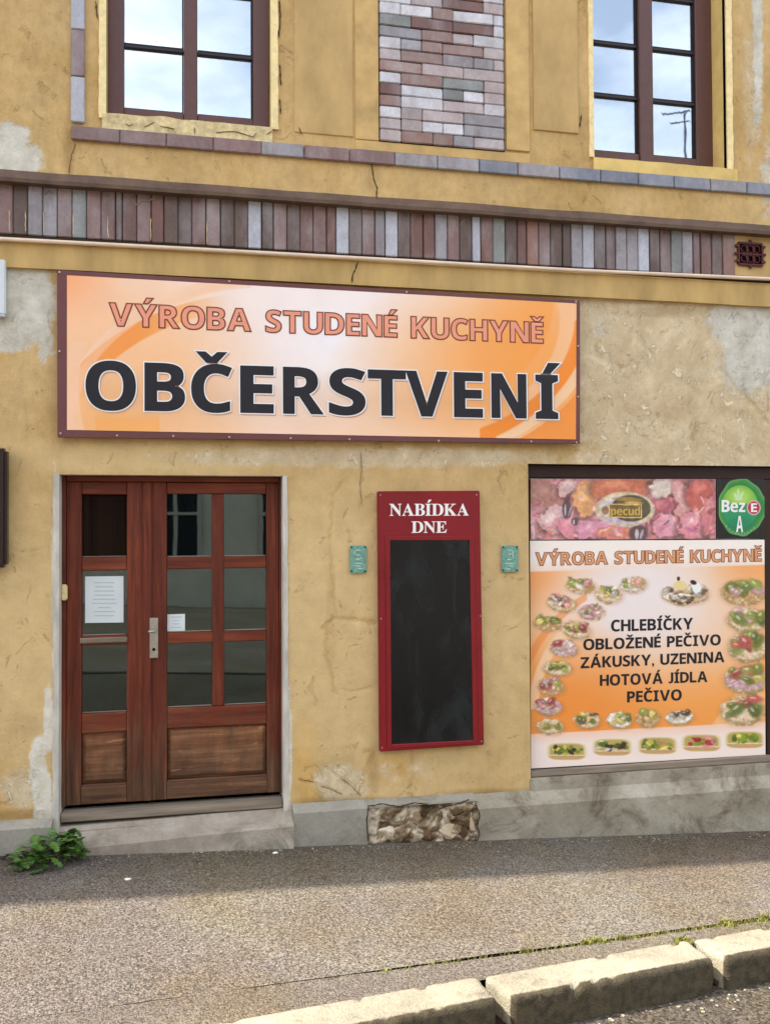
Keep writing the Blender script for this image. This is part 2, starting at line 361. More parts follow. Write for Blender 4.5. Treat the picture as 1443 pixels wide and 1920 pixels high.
# ------------------------------------------------------------------ lettering: outlines of glyphs (1/1000 em), bezier handles left, point, handle right
GLYPH = {"A":[[[54,0,0,0,84,239],[168,478,252,717,314,717],[375,717,437,717,521,478],[606,239,690,0,636,0],[581,0,527,0,510,57],[492,113,475,170,388,170],[302,170,215,170,198,113],[180,57,163,0,109,0]],[[270,352,253,297,315,297],[377,297,439,297,421,352],[404,408,386,463,383,474],[379,489,374,506,369,523],[363,541,358,559,353,577],[348,593,345,606,342,593],[337,576,332,557,326,537],[321,518,316,501,311,483],[307,470,304,463,287,408]]],"B":[[[179,0,90,0,90,238],[90,476,90,714,164,714],[238,714,312,714,407,714],[479,701,528,674,577,647],[601,600,601,533,601,492],[592,458,573,430,553,402],[526,385,491,379,491,377],[491,376,491,374,515,369],[537,361,556,349,575,337],[591,320,602,297,613,274],[619,244,619,207,619,142],[596,92,549,55,502,18],[438,0,357,0,268,0]],[[241,484,241,431,270,431],[300,431,329,431,373,431],[403,438,421,452,438,466],[446,486,446,513,446,540],[436,560,416,572,396,584],[364,590,321,590,294,590],[268,590,241,590,241,537]],[[241,187,241,125,274,125],[307,125,340,125,385,125],[417,134,435,152,453,169],[462,193,462,222,462,249],[453,270,435,287,416,303],[383,311,335,311,304,311],[272,311,241,311,241,249]]],"C":[[[417,-10,379,-10,306,-10],[245,5,198,36,150,66],[115,109,92,164,69,219],[58,283,58,356,58,428],[71,492,97,547,123,602],[161,646,211,677,260,708],[321,724,393,724,428,724],[464,720,500,711,535,701],[569,689,602,674,586,633],[569,592,553,551,526,564],[500,575,473,584,446,593],[419,598,393,598,335,598],[291,576,260,533,229,490],[214,430,214,355,214,279],[228,220,257,179,285,137],[330,116,393,116,422,116],[452,119,481,126,510,133],[541,142,575,154,575,112],[575,69,575,27,544,14],[513,5,482,-1,451,-7]]],"D":[[[157,0,90,0,90,238],[90,476,90,714,165,714],[239,714,314,714,389,714],[454,701,509,674,563,647],[606,608,637,557,667,505],[682,441,682,364,682,243],[648,153,580,92,511,31],[415,0,292,0,225,0]],[[241,280,241,125,263,125],[284,125,306,125,452,125],[525,203,525,360,525,439],[508,498,473,535,438,572],[388,590,322,590,295,590],[268,590,241,590,241,435]]],"E":[[[227,0,90,0,90,238],[90,476,90,714,227,714],[364,714,501,714,501,673],[501,631,501,590,414,590],[328,590,241,590,241,538],[241,485,241,433,322,433],[402,433,483,433,483,392],[483,350,483,309,402,309],[322,309,241,309,241,248],[241,186,241,125,328,125],[414,125,501,125,501,83],[501,42,501,0,364,0]]],"H":[[[140,0,90,0,90,238],[90,476,90,714,140,714],[191,714,241,714,241,621],[241,527,241,434,335,434],[430,434,524,434,524,527],[524,621,524,714,574,714],[625,714,675,714,675,476],[675,238,675,0,625,0],[574,0,524,0,524,103],[524,205,524,308,430,308],[335,308,241,308,241,205],[241,103,241,0,191,0]]],"I":[[[140,0,32,0,32,29],[32,57,32,86,61,99],[90,113,119,126,119,280],[119,434,119,588,90,601],[61,615,32,628,32,657],[32,685,32,714,140,714],[249,714,357,714,357,685],[357,657,357,628,328,615],[299,601,270,588,270,434],[270,280,270,126,299,113],[328,99,357,86,357,57],[357,29,357,0,249,0]]],"J":[[[60,-210,15,-210,-4,-210],[-21,-209,-36,-207,-51,-204],[-63,-202,-74,-199,-74,-157],[-74,-115,-74,-73,-63,-76],[-52,-78,-41,-80,-29,-82],[-16,-83,-3,-83,14,-83],[30,-80,45,-73,59,-66],[70,-54,78,-35,86,-16],[90,10,90,45,90,268],[90,491,90,714,140,714],[191,714,241,714,241,491],[241,269,241,46,241,-15],[232,-65,213,-103,193,-140],[167,-168,133,-185,99,-202]]],"K":[[[140,0,90,0,90,238],[90,476,90,714,140,714],[191,714,241,714,241,605],[241,496,241,387,250,401],[260,415,270,430,280,444],[290,458,301,471,365,552],[430,633,494,714,550,714],[606,714,662,714,579,609],[496,503,413,398,497,265],[580,133,664,0,607,0],[549,0,492,0,430,100],[367,201,305,301,284,286],[262,270,241,255,241,170],[241,85,241,0,191,0]]],"L":[[[237,0,90,0,90,238],[90,476,90,714,140,714],[191,714,241,714,241,518],[241,321,241,125,338,125],[434,125,531,125,531,83],[531,42,531,0,384,0]]],"N":[[[135,0,90,0,90,238],[90,476,90,714,154,714],[217,714,281,714,384,536],[488,357,591,179,592,179],[593,179,594,179,592,212],[590,245,589,278,588,311],[587,343,587,376,587,489],[587,601,587,714,632,714],[678,714,723,714,723,476],[723,238,723,0,659,0],[595,0,531,0,427,180],[324,360,220,540,219,540],[217,540,216,540,219,506],[221,472,223,438,224,404],[225,370,225,336,225,224],[225,112,225,0,180,0]]],"O":[[[476,-10,398,-10,321,-10],[257,5,207,36,156,67],[119,110,95,165,70,220],[58,285,58,359,58,433],[70,497,95,552,119,607],[156,649,207,680,257,710],[321,725,399,725,476,725],[540,710,590,680,640,649],[677,606,702,552,726,497],[738,432,738,358,738,284],[726,220,702,165,677,110],[640,67,590,36,540,5]],[[335,117,398,117,463,117],[509,139,537,182,565,225],[579,283,579,358,579,433],[565,492,537,535,509,578],[463,599,399,599,335,599],[289,578,260,535,231,492],[217,433,217,358,217,283],[231,225,260,182,289,139]]],"P":[[[140,0,90,0,90,238],[90,476,90,714,166,714],[242,714,318,714,410,714],[477,694,520,655,562,615],[583,560,583,491,583,450],[574,411,557,375,540,338],[511,309,471,287,430,265],[375,254,306,254,284,254],[263,254,241,254,241,169],[241,85,241,0,191,0]],[[241,449,241,378,258,378],[274,378,291,378,334,378],[368,387,393,404,418,421],[430,448,430,486,430,555],[390,590,310,590,287,590],[264,590,241,590,241,519]]],"R":[[[140,0,90,0,90,238],[90,476,90,714,159,714],[229,714,298,714,395,714],[467,696,514,661,560,626],[583,572,583,500,583,467],[577,439,565,415,552,390],[536,370,516,353,495,336],[473,322,450,311,520,207],[590,104,660,0,604,0],[548,0,492,0,435,91],[379,183,322,274,295,274],[268,274,241,274,241,183],[241,91,241,0,191,0]],[[241,461,241,397,257,397],[274,397,290,397,340,397],[376,405,398,422,419,439],[430,463,430,496,430,530],[419,554,396,569,373,583],[336,590,287,590,272,590],[256,590,241,590,241,526]]],"S":[[[332,-10,248,-10,173,-10],[105,4,46,33,46,80],[46,127,46,174,80,159],[115,146,152,134,188,121],[224,115,260,115,297,115],[324,122,340,137,355,151],[363,169,363,191,363,218],[350,239,323,256,296,273],[264,291,224,308,207,315],[189,324,170,336,151,347],[132,360,115,377,97,394],[82,414,71,437,60,460],[54,488,54,521,54,585],[76,635,119,671,162,706],[221,724,296,724,333,724],[369,720,403,711,436,702],[471,690,508,674,492,635],[475,595,459,556,426,569],[397,580,371,587,345,594],[318,598,291,598,262,598],[240,591,225,578,210,565],[202,547,202,526,202,501],[213,481,236,466,259,451],[292,432,337,412,374,395],[405,378,431,359,456,340],[476,317,490,292,504,267],[511,235,511,198,511,135],[488,84,443,47,397,9]]],"T":[[[264,0,214,0,214,196],[214,392,214,588,149,588],[85,588,20,588,20,630],[20,672,20,714,200,714],[379,714,559,714,559,672],[559,630,559,588,494,588],[430,588,365,588,365,392],[365,196,365,0,315,0]]],"U":[[[442,-10,375,-10,280,-10],[208,14,159,62,110,111],[85,175,85,254,85,407],[85,561,85,714,135,714],[186,714,236,714,236,568],[236,423,236,277,236,218],[248,177,272,153,296,129],[332,117,379,117,428,117],[464,130,487,156,509,182],[520,223,520,278,520,423],[520,569,520,714,570,714],[621,714,671,714,671,560],[671,406,671,252,671,203],[660,158,639,119,617,79],[584,47,541,25,497,1]]],"V":[[[297,0,242,0,161,238],[81,476,0,714,51,714],[102,714,153,714,198,572],[242,431,287,289,290,282],[293,268,299,249,304,229],[309,208,314,187,319,165],[323,147,325,132,327,147],[330,165,336,187,341,208],[346,229,351,249,356,268],[360,282,362,289,407,431],[452,572,497,714,548,714],[599,714,650,714,569,476],[488,238,407,0,352,0]]],"Y":[[[287,0,237,0,237,91],[237,182,237,273,158,420],[79,567,0,714,55,714],[109,714,164,714,213,616],[263,518,312,420,362,518],[411,616,461,714,515,714],[570,714,624,714,545,569],[466,423,387,278,387,185],[387,93,387,0,337,0]]],"Z":[[[201,0,24,0,24,33],[24,65,24,98,138,262],[252,425,366,589,255,589],[144,589,33,589,33,631],[33,672,33,714,204,714],[375,714,546,714,546,681],[546,649,546,616,432,452],[318,289,204,125,321,125],[438,125,555,125,555,83],[555,42,555,0,378,0]]],"b":[[[441,-10,378,-10,338,-10],[307,-3,284,12,261,26],[242,42,227,60,224,60],[220,60,217,60,209,40],[200,20,192,0,154,0],[116,0,78,0,78,253],[78,507,78,760,128,760],[177,760,227,760,227,701],[227,642,227,583,227,562],[226,542,225,522,224,502],[222,486,221,475,223,475],[225,475,227,475,242,498],[261,517,286,533,311,548],[343,556,382,556,443,556],[493,532,531,485,569,437],[588,367,588,274,588,181],[569,110,530,62,491,14]],[[295,111,336,111,367,111],[391,125,409,154,427,182],[436,223,436,276,436,329],[427,370,409,397,390,424],[365,437,334,437,295,437],[268,425,252,401,237,377],[228,340,227,291,227,286],[227,280,227,275,227,222],[235,182,251,154,266,125]]],"c":[[[338,-10,300,-10,219,-10],[156,13,112,58,67,102],[45,173,45,270,45,337],[56,391,79,433,102,475],[133,506,174,526,214,546],[260,556,313,556,350,556],[383,552,411,545,438,538],[462,529,483,519,468,481],[454,442,439,404,416,413],[394,421,374,427,353,433],[333,436,313,436,236,436],[197,381,197,271,197,216],[207,176,228,150,248,124],[276,111,313,111,344,111],[372,115,396,124,420,132],[443,143,466,158,466,116],[466,73,466,31,443,16],[420,6,395,-1,370,-7]]],"e":[[[367,-10,325,-10,270,-10],[222,0,180,21,138,41],[105,72,81,113,57,154],[45,206,45,269,45,333],[56,386,78,429,99,471],[129,503,168,524,207,545],[252,556,303,556,378,556],[438,535,482,492,526,449],[548,387,548,308,548,284],[548,260,548,236,431,236],[313,236,196,236,197,194],[210,161,234,137,257,113],[290,101,332,101,367,101],[399,105,428,112,457,119],[486,129,517,144,517,106],[517,67,517,29,490,16],[462,6,433,-1,403,-7]],[[202,374,199,335,269,335],[338,335,408,335,407,368],[399,396,382,418,365,439],[339,450,304,450,275,450],[252,441,233,422,214,403]]],"o":[[[390,-10,308,-10,257,-10],[212,1,173,23,133,45],[102,77,79,120,56,162],[45,213,45,274,45,365],[69,434,116,483,163,532],[228,556,311,556,362,556],[408,545,447,523,486,501],[517,469,540,428,563,386],[574,335,574,274,574,183],[550,113,502,64,455,15]],[[270,110,310,110,349,110],[378,124,396,152,413,179],[422,220,422,274,422,328],[413,368,396,396,378,423],[349,436,309,436,270,436],[241,423,224,396,206,368],[197,328,197,274,197,220],[206,179,224,152,241,124]]],"p":[[[128,-240,78,-240,78,22],[78,284,78,546,118,546],[159,546,199,546,206,522],[213,499,220,475,222,475],[225,475,227,475,242,497],[261,516,286,532,311,548],[343,556,382,556,443,556],[493,532,531,485,569,437],[588,367,588,274,588,181],[568,111,529,62,490,14],[439,-10,378,-10,339,-10],[307,-3,284,12,261,26],[242,42,227,60,224,60],[222,60,219,60,224,32],[227,5,227,-20,227,-93],[227,-167,227,-240,177,-240]],[[295,111,336,111,370,111],[395,125,412,154,428,182],[436,223,436,276,436,383],[402,437,334,437,295,437],[268,425,252,401,237,377],[228,340,227,291,227,286],[227,280,227,275,227,222],[235,182,251,154,266,125]]],"d":[[[290,-10,251,-10,190,-10],[141,14,103,62,64,109],[45,179,45,272,45,365],[64,436,103,484,142,532],[192,556,255,556,294,556],[327,548,352,533,377,518],[397,499,412,476,414,476],[415,476,417,476,415,487],[413,502,410,523,407,543],[406,564,406,585,406,643],[406,702,406,760,456,760],[505,760,555,760,555,507],[555,253,555,0,517,0],[479,0,441,0,431,24],[422,47,412,71,410,71],[408,71,406,71,391,48],[372,29,347,14,322,-2]],[[269,109,303,109,344,109],[373,121,390,146,407,170],[415,206,416,255,416,260],[416,266,416,271,416,324],[408,365,392,393,375,421],[345,435,301,435,268,435],[243,421,224,393,205,364],[196,323,196,270,196,217],[205,177,224,150,243,123]]],"u":[[[303,-10,269,-10,210,-10],[163,6,128,38,93,69],[75,120,75,190,75,309],[75,427,75,546,125,546],[174,546,224,546,224,440],[224,333,224,227,224,188],[231,159,245,139,259,119],[281,109,312,109,357,109],[388,125,405,156,422,187],[430,231,430,289,430,375],[430,460,430,546,480,546],[529,546,579,546,579,364],[579,182,579,0,541,0],[503,0,465,0,458,23],[452,47,445,70,442,70],[440,70,437,70,420,42],[396,22,366,9,335,-4]]],"z":[[[171,0,27,0,27,29],[27,59,27,88,111,203],[196,317,280,432,201,432],[121,432,42,432,42,470],[42,508,42,546,178,546],[313,546,449,546,449,514],[449,481,449,449,367,337],[285,226,203,114,288,114],[373,114,458,114,458,76],[458,38,458,0,314,0]]],"tA":[[[55,0,-13,0,-13,9],[-13,18,-13,27,6,27],[22,33,35,45,48,57],[60,79,73,111,151,305],[229,500,307,694,316,694],[325,693,334,693,413,505],[493,317,572,129,587,93],[601,67,612,51,623,35],[639,27,660,27,660,18],[660,9,660,0,554,0],[447,0,341,0,341,9],[341,18,341,27,395,27],[422,41,422,68,422,77],[417,95,406,121,396,146],[386,172,376,197,302,197],[228,197,154,197,142,166],[129,136,117,105,115,100],[114,95,113,88,112,81],[111,75,111,72,111,42],[135,27,184,27,186,27],[188,27,190,27,190,18],[190,9,190,0,122,0]],[[200,318,169,239,233,239],[296,239,360,239,328,318],[295,396,263,475,232,396]]],"tB":[[[134,0,24,0,24,9],[24,17,24,26,58,27],[81,35,93,48,105,61],[111,86,111,122,111,264],[111,407,111,549,111,578],[108,599,103,614,98,629],[89,639,76,645,63,650],[46,653,23,653,23,661],[23,670,23,678,125,678],[226,678,328,678,503,678],[590,626,590,522,590,440],[536,389,427,368,558,343],[623,286,623,196,623,134],[600,86,553,52,506,17],[439,0,354,0,244,0]],[[271,444,271,375,274,375],[277,375,280,375,333,375],[371,385,392,406,413,426],[424,462,424,514,424,559],[416,593,401,614,386,635],[359,646,322,646,299,646],[285,642,280,633,274,624],[271,607,271,582,271,513]],[[307,36,330,36,373,36],[404,48,422,73,439,98],[448,137,448,191,448,246],[436,286,413,309,389,332],[349,344,294,344,286,344],[279,344,271,344,271,262],[271,179,271,97,271,74],[275,59,284,50,292,41]]],"tD":[[[133,0,30,0,30,9],[30,17,30,26,61,27],[83,33,94,44,105,55],[110,77,110,111,110,260],[110,408,110,557,110,596],[104,622,91,635,78,647],[55,653,22,653,22,661],[22,670,22,678,125,678],[227,678,330,678,450,678],[541,649,604,590,666,531],[697,448,697,339,697,113],[578,0,340,0,237,0]],[[306,36,331,36,396,36],[445,61,476,112,507,162],[522,238,522,341,522,544],[459,645,332,645,307,645],[290,640,282,631,275,621],[271,602,271,573,271,418],[271,262,271,107,271,79],[275,60,282,51,290,41]]],"tE":[[[214,0,21,0,21,8],[21,17,21,25,56,25],[80,31,93,44,106,57],[112,81,112,116,112,260],[112,405,112,549,112,592],[106,621,93,634,80,647],[57,653,24,653,24,661],[24,670,24,678,214,678],[404,678,594,678,594,611],[594,543,594,476,586,476],[579,476,571,476,563,538],[542,581,507,605,471,629],[418,641,345,641,324,641],[308,640,298,638,287,635],[280,629,277,621,274,612],[272,597,272,578,272,507],[272,437,272,366,277,366],[283,366,288,366,333,366],[365,378,386,401,407,424],[421,461,429,514,437,514],[445,514,453,514,453,401],[453,289,453,176,445,176],[436,176,428,176,425,216],[417,247,407,270,396,293],[380,309,359,318,338,327],[310,331,276,331,275,331],[273,331,272,331,272,254],[272,177,272,100,272,75],[277,59,286,52,295,45],[314,41,343,41,392,41],[433,47,467,58,500,69],[529,86,552,112,575,137],[595,170,612,213,621,213],[631,213,640,213,626,142],[613,71,599,0,406,0]]],"tI":[[[135,0,20,0,20,9],[20,17,20,26,53,29],[77,37,91,48,105,59],[112,81,112,112,112,267],[112,421,112,576,112,607],[106,627,94,637,82,646],[57,652,20,653,20,661],[20,670,20,678,135,678],[249,678,364,678,364,670],[364,661,364,653,329,652],[305,646,292,637,278,627],[272,607,272,576,272,422],[272,269,272,115,272,94],[274,78,279,66,284,54],[293,45,307,39,320,33],[340,29,366,26,366,17],[366,9,366,0,251,0]]],"tK":[[[136,0,24,0,24,9],[24,17,24,26,59,27],[82,34,94,47,106,60],[112,84,112,120,112,268],[112,416,112,564,112,596],[106,619,94,632,81,645],[58,652,25,653,25,661],[25,670,25,678,137,678],[249,678,361,678,361,670],[361,661,361,653,336,651],[318,648,305,643,292,638],[284,630,279,618,274,606],[272,588,272,564,272,492],[272,420,272,348,341,417],[409,487,478,556,505,583],[519,606,519,623,519,643],[490,653,433,653,433,661],[433,670,433,678,530,678],[626,678,723,678,723,670],[723,661,723,653,719,653],[714,653,710,653,653,653],[587,614,513,537,476,499],[440,462,403,424,499,306],[594,187,690,69,702,54],[714,44,725,37,736,30],[752,27,773,26,773,17],[773,9,773,0,655,0],[536,0,418,0,418,9],[418,17,418,26,433,26],[445,26,456,27,466,28],[474,29,479,31,491,36],[497,42,497,51,497,61],[488,77,471,98,413,171],[355,245,297,318,289,310],[280,303,272,295,272,237],[272,178,272,120,272,84],[278,60,290,47,302,34],[326,27,361,26,361,17],[361,9,361,0,249,0]]],"tN":[[[609,-16,600,-16,453,163],[306,342,159,521,159,386],[159,252,159,117,159,82],[165,58,177,46,188,34],[212,27,248,26,248,17],[248,9,248,0,174,0],[101,0,27,0,27,9],[27,17,27,26,50,27],[68,30,81,35,93,40],[101,49,106,62,111,75],[113,93,113,117,113,271],[113,424,113,578,79,620],[59,642,54,645,47,648],[38,651,27,653,27,661],[27,670,27,678,96,678],[164,678,233,678,349,536],[466,393,582,251,582,355],[582,458,582,562,582,586],[580,604,575,617,570,629],[562,638,549,643,536,648],[518,651,493,653,493,661],[493,670,493,678,567,678],[640,678,714,678,714,670],[714,661,714,653,679,652],[656,645,645,633,634,620],[628,596,628,561,628,369],[628,176,628,-16,619,-16]]],",":[[[59,-112,59,-118,138,-96],[176,-31,176,26,176,85],[148,123,105,123,71,123],[46,99,46,66,46,33],[66,11,95,10,104,-26],[92,-77,59,-99,59,-105]]]}
def glyph_pts(ch, serif):
    base = {'Ý':'Y','É':'E','Ě':'E','Č':'C','Í':'I','Ž':'Z','Á':'A'}.get(ch, ch)
    key = ('t' if serif and base != ',' else '')+base
    return GLYPH[key], ch != base and ({'Ý':'a','É':'a','Í':'a','Á':'a'}.get(ch, 'c'))
def contour(sp):
    """bezier outline -> polygon"""
    P = []; n = len(sp)
    for k in range(n):
        a, c = sp[k], sp[(k+1) % n]; p0, p1, p2, p3 = (np.array(q, float) for q in (a[2:4], a[4:6], c[0:2], c[2:4]))
        ch = p3-p0; L = np.hypot(*ch)
        if L < 1.5: continue
        dev = max(abs((p1-p0)[0]*ch[1]-(p1-p0)[1]*ch[0]), abs((p2-p0)[0]*ch[1]-(p2-p0)[1]*ch[0]))/L
        m_ = 1 if dev < 3 else 7
        for t in np.arange(m_)/m_: P.append(p0*(1-t)**3+3*p1*t*(1-t)**2+3*p2*t*t*(1-t)+p3*t**3)
    return np.array(P)
def area(P): return .5*np.sum(P[:,0]*np.roll(P[:,1],-1)-np.roll(P[:,0],-1)*P[:,1])
def grow(P, d, outer):
    """moves an outline outwards (a hole inwards) by d with mitred corners"""
    if (area(P) > 0) != outer: P = P[::-1]                       # outer contours run anticlockwise, holes clockwise
    e = np.roll(P,-1,0)-P; e /= np.maximum(np.hypot(e[:,0], e[:,1]),1e-9)[:,None]; nrm = np.stack([e[:,1], -e[:,0]], 1); pn = np.roll(nrm,1,0)
    b_ = nrm+pn; L2 = np.maximum((b_**2).sum(1), .55); return P+d*b_*(2/L2)[:,None]
def text(name, s, TL, TR, BL, y, mat, parent, off=0.0, serif=False, dx=0, dz=0, track=1.0, joined=False, spans=None):
    """lettering laid flat on the plane y; TL, TR, BL are photo pixels of its capitals' corners; off grows the strokes (em)"""
    a, b, c = W(*TL, y), W(*TR, y), W(*BL, y); pen = 0; letters = []
    for ch in s:
        if ch == ' ': pen += 270*track; continue
        g, acc = glyph_pts(ch, serif); xs = [q[2] for sp in g for q in sp]; lo, hi = min(xs), max(xs); sh = pen-lo
        polys = [contour(sp) for sp in g]; ars = [abs(area(p)) for p in polys]; big = max(range(len(polys)), key=lambda k: ars[k])
        if ch == 'N' and not serif: polys = [np.array([(90,0),(90,714),(275,714),(575,230),(575,714),(723,714),(723,0),(538,0),(238,484),(238,0)], float)]; big = 0
        if ch == 'J': polys[0][:,1] = np.where(polys[0][:,1] > 500, polys[0][:,1], 714-(714-polys[0][:,1])*.77)
        cs = [[grow(p+np.array([sh,0]), off*700, k == big or serif and False or k == big)] for k, p in enumerate(polys)]
        cs = [q[0] for q in cs]; cx = sh+(lo+hi)/2
        if acc:
            tp = 755
            if acc == 'a': P = [(cx-50,tp),(cx+30,tp+160),(cx+190,tp+160),(cx+55,tp)]
            else: P = [(cx-70,tp),(cx-200,tp+155),(cx-85,tp+155),(cx,tp+75),(cx+85,tp+155),(cx+200,tp+155),(cx+70,tp)]
            cs.append(grow(np.array(P, float), off*700, True))
        letters.append((ch, cs, sh+lo, sh+hi)); pen += (hi-lo)+(62 if not serif else 22)*track
    x1 = pen-(62 if not serif else 22)*track; em = (a[1]-c[1])/700; ex = (b[0]-a[0])/x1
    shx = (c[0]-a[0])/(c[1]-a[1]) if abs(c[1]-a[1]) > 1e-6 else 0; sl_ = (b[1]-a[1])/(b[0]-a[0]); out_ = []
    cu = None
    for q, (ch, cs, l0, l1) in enumerate(letters):
        if cu is None: cu = bpy.data.curves.new('txt', 'CURVE'); cu.dimensions = '2D'; cu.fill_mode = 'BOTH'; cu.resolution_u = 1
        if joined and q: pass
        for P in cs:
            sp = cu.splines.new('POLY'); sp.points.add(len(P)-1); sp.use_cyclic_u = True
            for bp, v in zip(sp.points, P): bp.co = (v[0]*ex, v[1]*em, 0, 1)
        ob = bpy.data.objects.new('tmp', cu); COL.objects.link(ob); bpy.context.view_layer.update()
        me = bpy.data.meshes.new_from_object(ob.evaluated_get(bpy.context.evaluated_depsgraph_get())); bpy.data.objects.remove(ob); bpy.data.curves.remove(cu); cu = None
        for v in me.vertices:
            X, Z = v.co.x, v.co.y
            if spans:
                sa, sb = [W(p_, BL[1]+(TR[1]-TL[1])*(p_-BL[0])/(TR[0]-TL[0]), y)[0]-c[0] for p_ in spans[q]]; X = sa+(X-l0*ex)/((l1-l0)*ex)*(sb-sa)
            v.co = (c[0]+X+Z*shx+dx, y-(.0003*(q % 2) if joined else 0), c[1]+Z+X*sl_+dz)
        out_.append(me)
    for me in out_:
        p = me.vertices[0].co.copy(); link(name, me, mat, parent, at=p)

# ------------------------------------------------------------------ printed sheets: a fine grid whose points carry the print's colours
def sheet(name, TL, TR, BR, BL, y, nx, ny, fn, mat, parent, **kw):
    s, t = np.meshgrid(np.linspace(0,1,nx), np.linspace(0,1,ny))
    PX = (TL[0]*(1-s)+TR[0]*s)*(1-t)+(BL[0]*(1-s)+BR[0]*s)*t; PY = (TL[1]*(1-s)+TR[1]*s)*(1-t)+(BL[1]*(1-s)+BR[1]*s)*t
    ax, ay = (PX-721.5)/FPX, -(PY-960)/FPX
    D = [RGT[i]*ax+UPV[i]*ay+FWD[i] for i in range(3)]; k = (y+DIST)/D[1]
    co = np.stack([CAMP.x+D[0]*k, np.full_like(k, y), EYE+D[2]*k], -1).reshape(-1,3)
    i = np.arange(nx*ny).reshape(ny,nx)
    F = np.stack([i[1:,:-1], i[1:,1:], i[:-1,1:], i[:-1,:-1]], -1).reshape(-1,4)
    me = grid_mesh(co, F)
    rgb = np.clip(fn(PX, PY, s, t), 0, 255).reshape(-1,3)/255
    lin = np.where(rgb <= .04045, rgb/12.92, ((rgb+.055)/1.055)**2.4)
    at = me.attributes.new('print', 'FLOAT_COLOR', 'POINT'); at.data.foreach_set('color', np.concatenate([lin, np.ones((len(lin),1))], 1).astype(np.float32).ravel())
    return link(name, me, mat, parent, **kw)
def grid_mesh(co, F):
    me = bpy.data.meshes.new('g'); me.vertices.add(len(co)); me.vertices.foreach_set('co', co.astype(np.float32).ravel())
    me.loops.add(F.size); me.loops.foreach_set('vertex_index', F.ravel().astype(np.int32))
    me.polygons.add(len(F)); me.polygons.foreach_set('loop_start', np.arange(0, F.size, 4, dtype=np.int32))
    me.update(calc_edges=True); return me
def vnoise(x, y, seed=0):
    """smooth value noise on arrays"""
    g = np.random.default_rng(seed).random((257,257)); xi, yi = np.floor(x).astype(int), np.floor(y).astype(int)
    fx, fy = x-xi, y-yi; fx = fx*fx*(3-2*fx); fy = fy*fy*(3-2*fy); xi %= 256; yi %= 256
    return (g[yi,xi]*(1-fx)+g[yi,xi+1]*fx)*(1-fy)+(g[yi+1,xi]*(1-fx)+g[yi+1,xi+1]*fx)*fy
def fbm(x, y, seed=0, o=4):
    return sum(vnoise(x*2**k, y*2**k, seed+k)*.5**k for k in range(o))/sum(.5**k for k in range(o))
def over(c, a, col):
    a = np.clip(a, 0, 1)[...,None]; return c*(1-a)+np.asarray(col, float)*a
def ell(X, Y, cx, cy, rx, ry, ang=0, soft=.12):
    ca, sa = math.cos(ang), math.sin(ang); u = ((X-cx)*ca+(Y-cy)*sa)/rx; v = (-(X-cx)*sa+(Y-cy)*ca)/ry
    return np.clip((1-np.sqrt(u*u+v*v))/soft+.5, 0, 1)

# ================================================================== THE GROUND
X0, X1 = -14.0, 12.0
def strip_mesh(name, rows, mat, kind='structure', label=None):
    """rows: list of polylines (each the same length) of points"""
    co = np.array([[tuple(p) for p in r] for r in rows]); ny, nx = co.shape[:2]
    i = np.arange(nx*ny).reshape(ny,nx); F = np.stack([i[1:,:-1], i[1:,1:], i[:-1,1:], i[:-1,:-1]], -1).reshape(-1,4)
    me = grid_mesh(co.reshape(-1,3), F); me.shade_smooth(); me.update()
    if me.polygons[0].normal.z < 0: me.flip_normals()
    return link(name, me, mat, None, kind=kind, label=label)
def nz(x, y, s=1): return noise.noise(Vector((x*s, y*s, 3.1)))
KDIR = Vector((1, (-1.453+1.638)/(2.079-1.110), 0))           # the kerb runs a little closer to the house as it goes right
def ky(x): return -1.638+(x-1.110)*KDIR.y                     # back edge of the kerb stones
def kyc(x): return ky(max(-9, min(9, x)))
GROOVE = lambda x: -1.615+(x-.065)*.1424 if x < 9 else -.34
xs = [X0*5, -30, X0]+[X0+k for k in range(1,12)]+list(np.arange(-2.2, 4.8, .05))+[5,6,7,8,9,X1,30,60]
rows = []
for k in range(25):
    t = k/24; r = []
    for x in xs:
        ya = .2; yb = GROOVE(max(-9, min(8.9, x))); y = ya+(yb-ya)*t
        r.append((x, y, gz(x)+.004*nz(x, y, 3)-.002))
    rows.append(r)
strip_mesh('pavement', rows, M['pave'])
def jw(x): return max(0.0005, min(.017, (x-.35)*.016))+.003*abs(nz(x,1,8))*(x > .5)
rows = [[(x, GROOVE(max(-9,min(8.9,x)))-jw(x)-(GROOVE(max(-9,min(8.9,x)))-jw(x)-kyc(x)+.01)*t, gz(x)-.004*min(1,max(0,x))+.003*nz(x, t, 6)-.002) for x in xs] for t in (0,.25,.5,.75,1)]
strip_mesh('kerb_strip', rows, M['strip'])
strip_mesh('kerb_bed', [[(x, kyc(x)-t_, gz(x)-.11) for x in xs] for t_ in (-.01,.15)], M['dark'])
rows = [[(x, yy(x), gz(x)-.014) for x in xs] for yy in (lambda x: GROOVE(max(-9,min(8.9,x)))+.02, lambda x: GROOVE(max(-9,min(8.9,x)))-.03)]
strip_mesh('joint', rows, M['dark'])
rows = [[(x, y, gz(x)-.128+.006*nz(x,y,2)) for x in xs] for y in list(np.arange(-1.0,-6.2,-.1))+[-6.6]]
strip_mesh('road', rows, M['road'])
rows = [[(x, y, gz(x)-.10) for x in xs] for y in (-6.58,-9,-12,-60)]
rows = rows[:1]*2 if False else rows
strip_mesh('far_pavement', rows, M['strip'])
rows = [[(x*4, y, gz(x)-.5) for x in xs] for y in (-300,-100,-30,0,30,300)]
_g = None
link('far_kerb', bm_mesh(prism_bm([(-60,gz(-60)-.6),(60,gz(60)-.6),(60,gz(60)-.105),(12,gz(12)-.105),(-14,gz(-14)-.105),(-60,gz(-60)-.105)], -6.6, -6.56)), M['strip'], None, kind='structure')
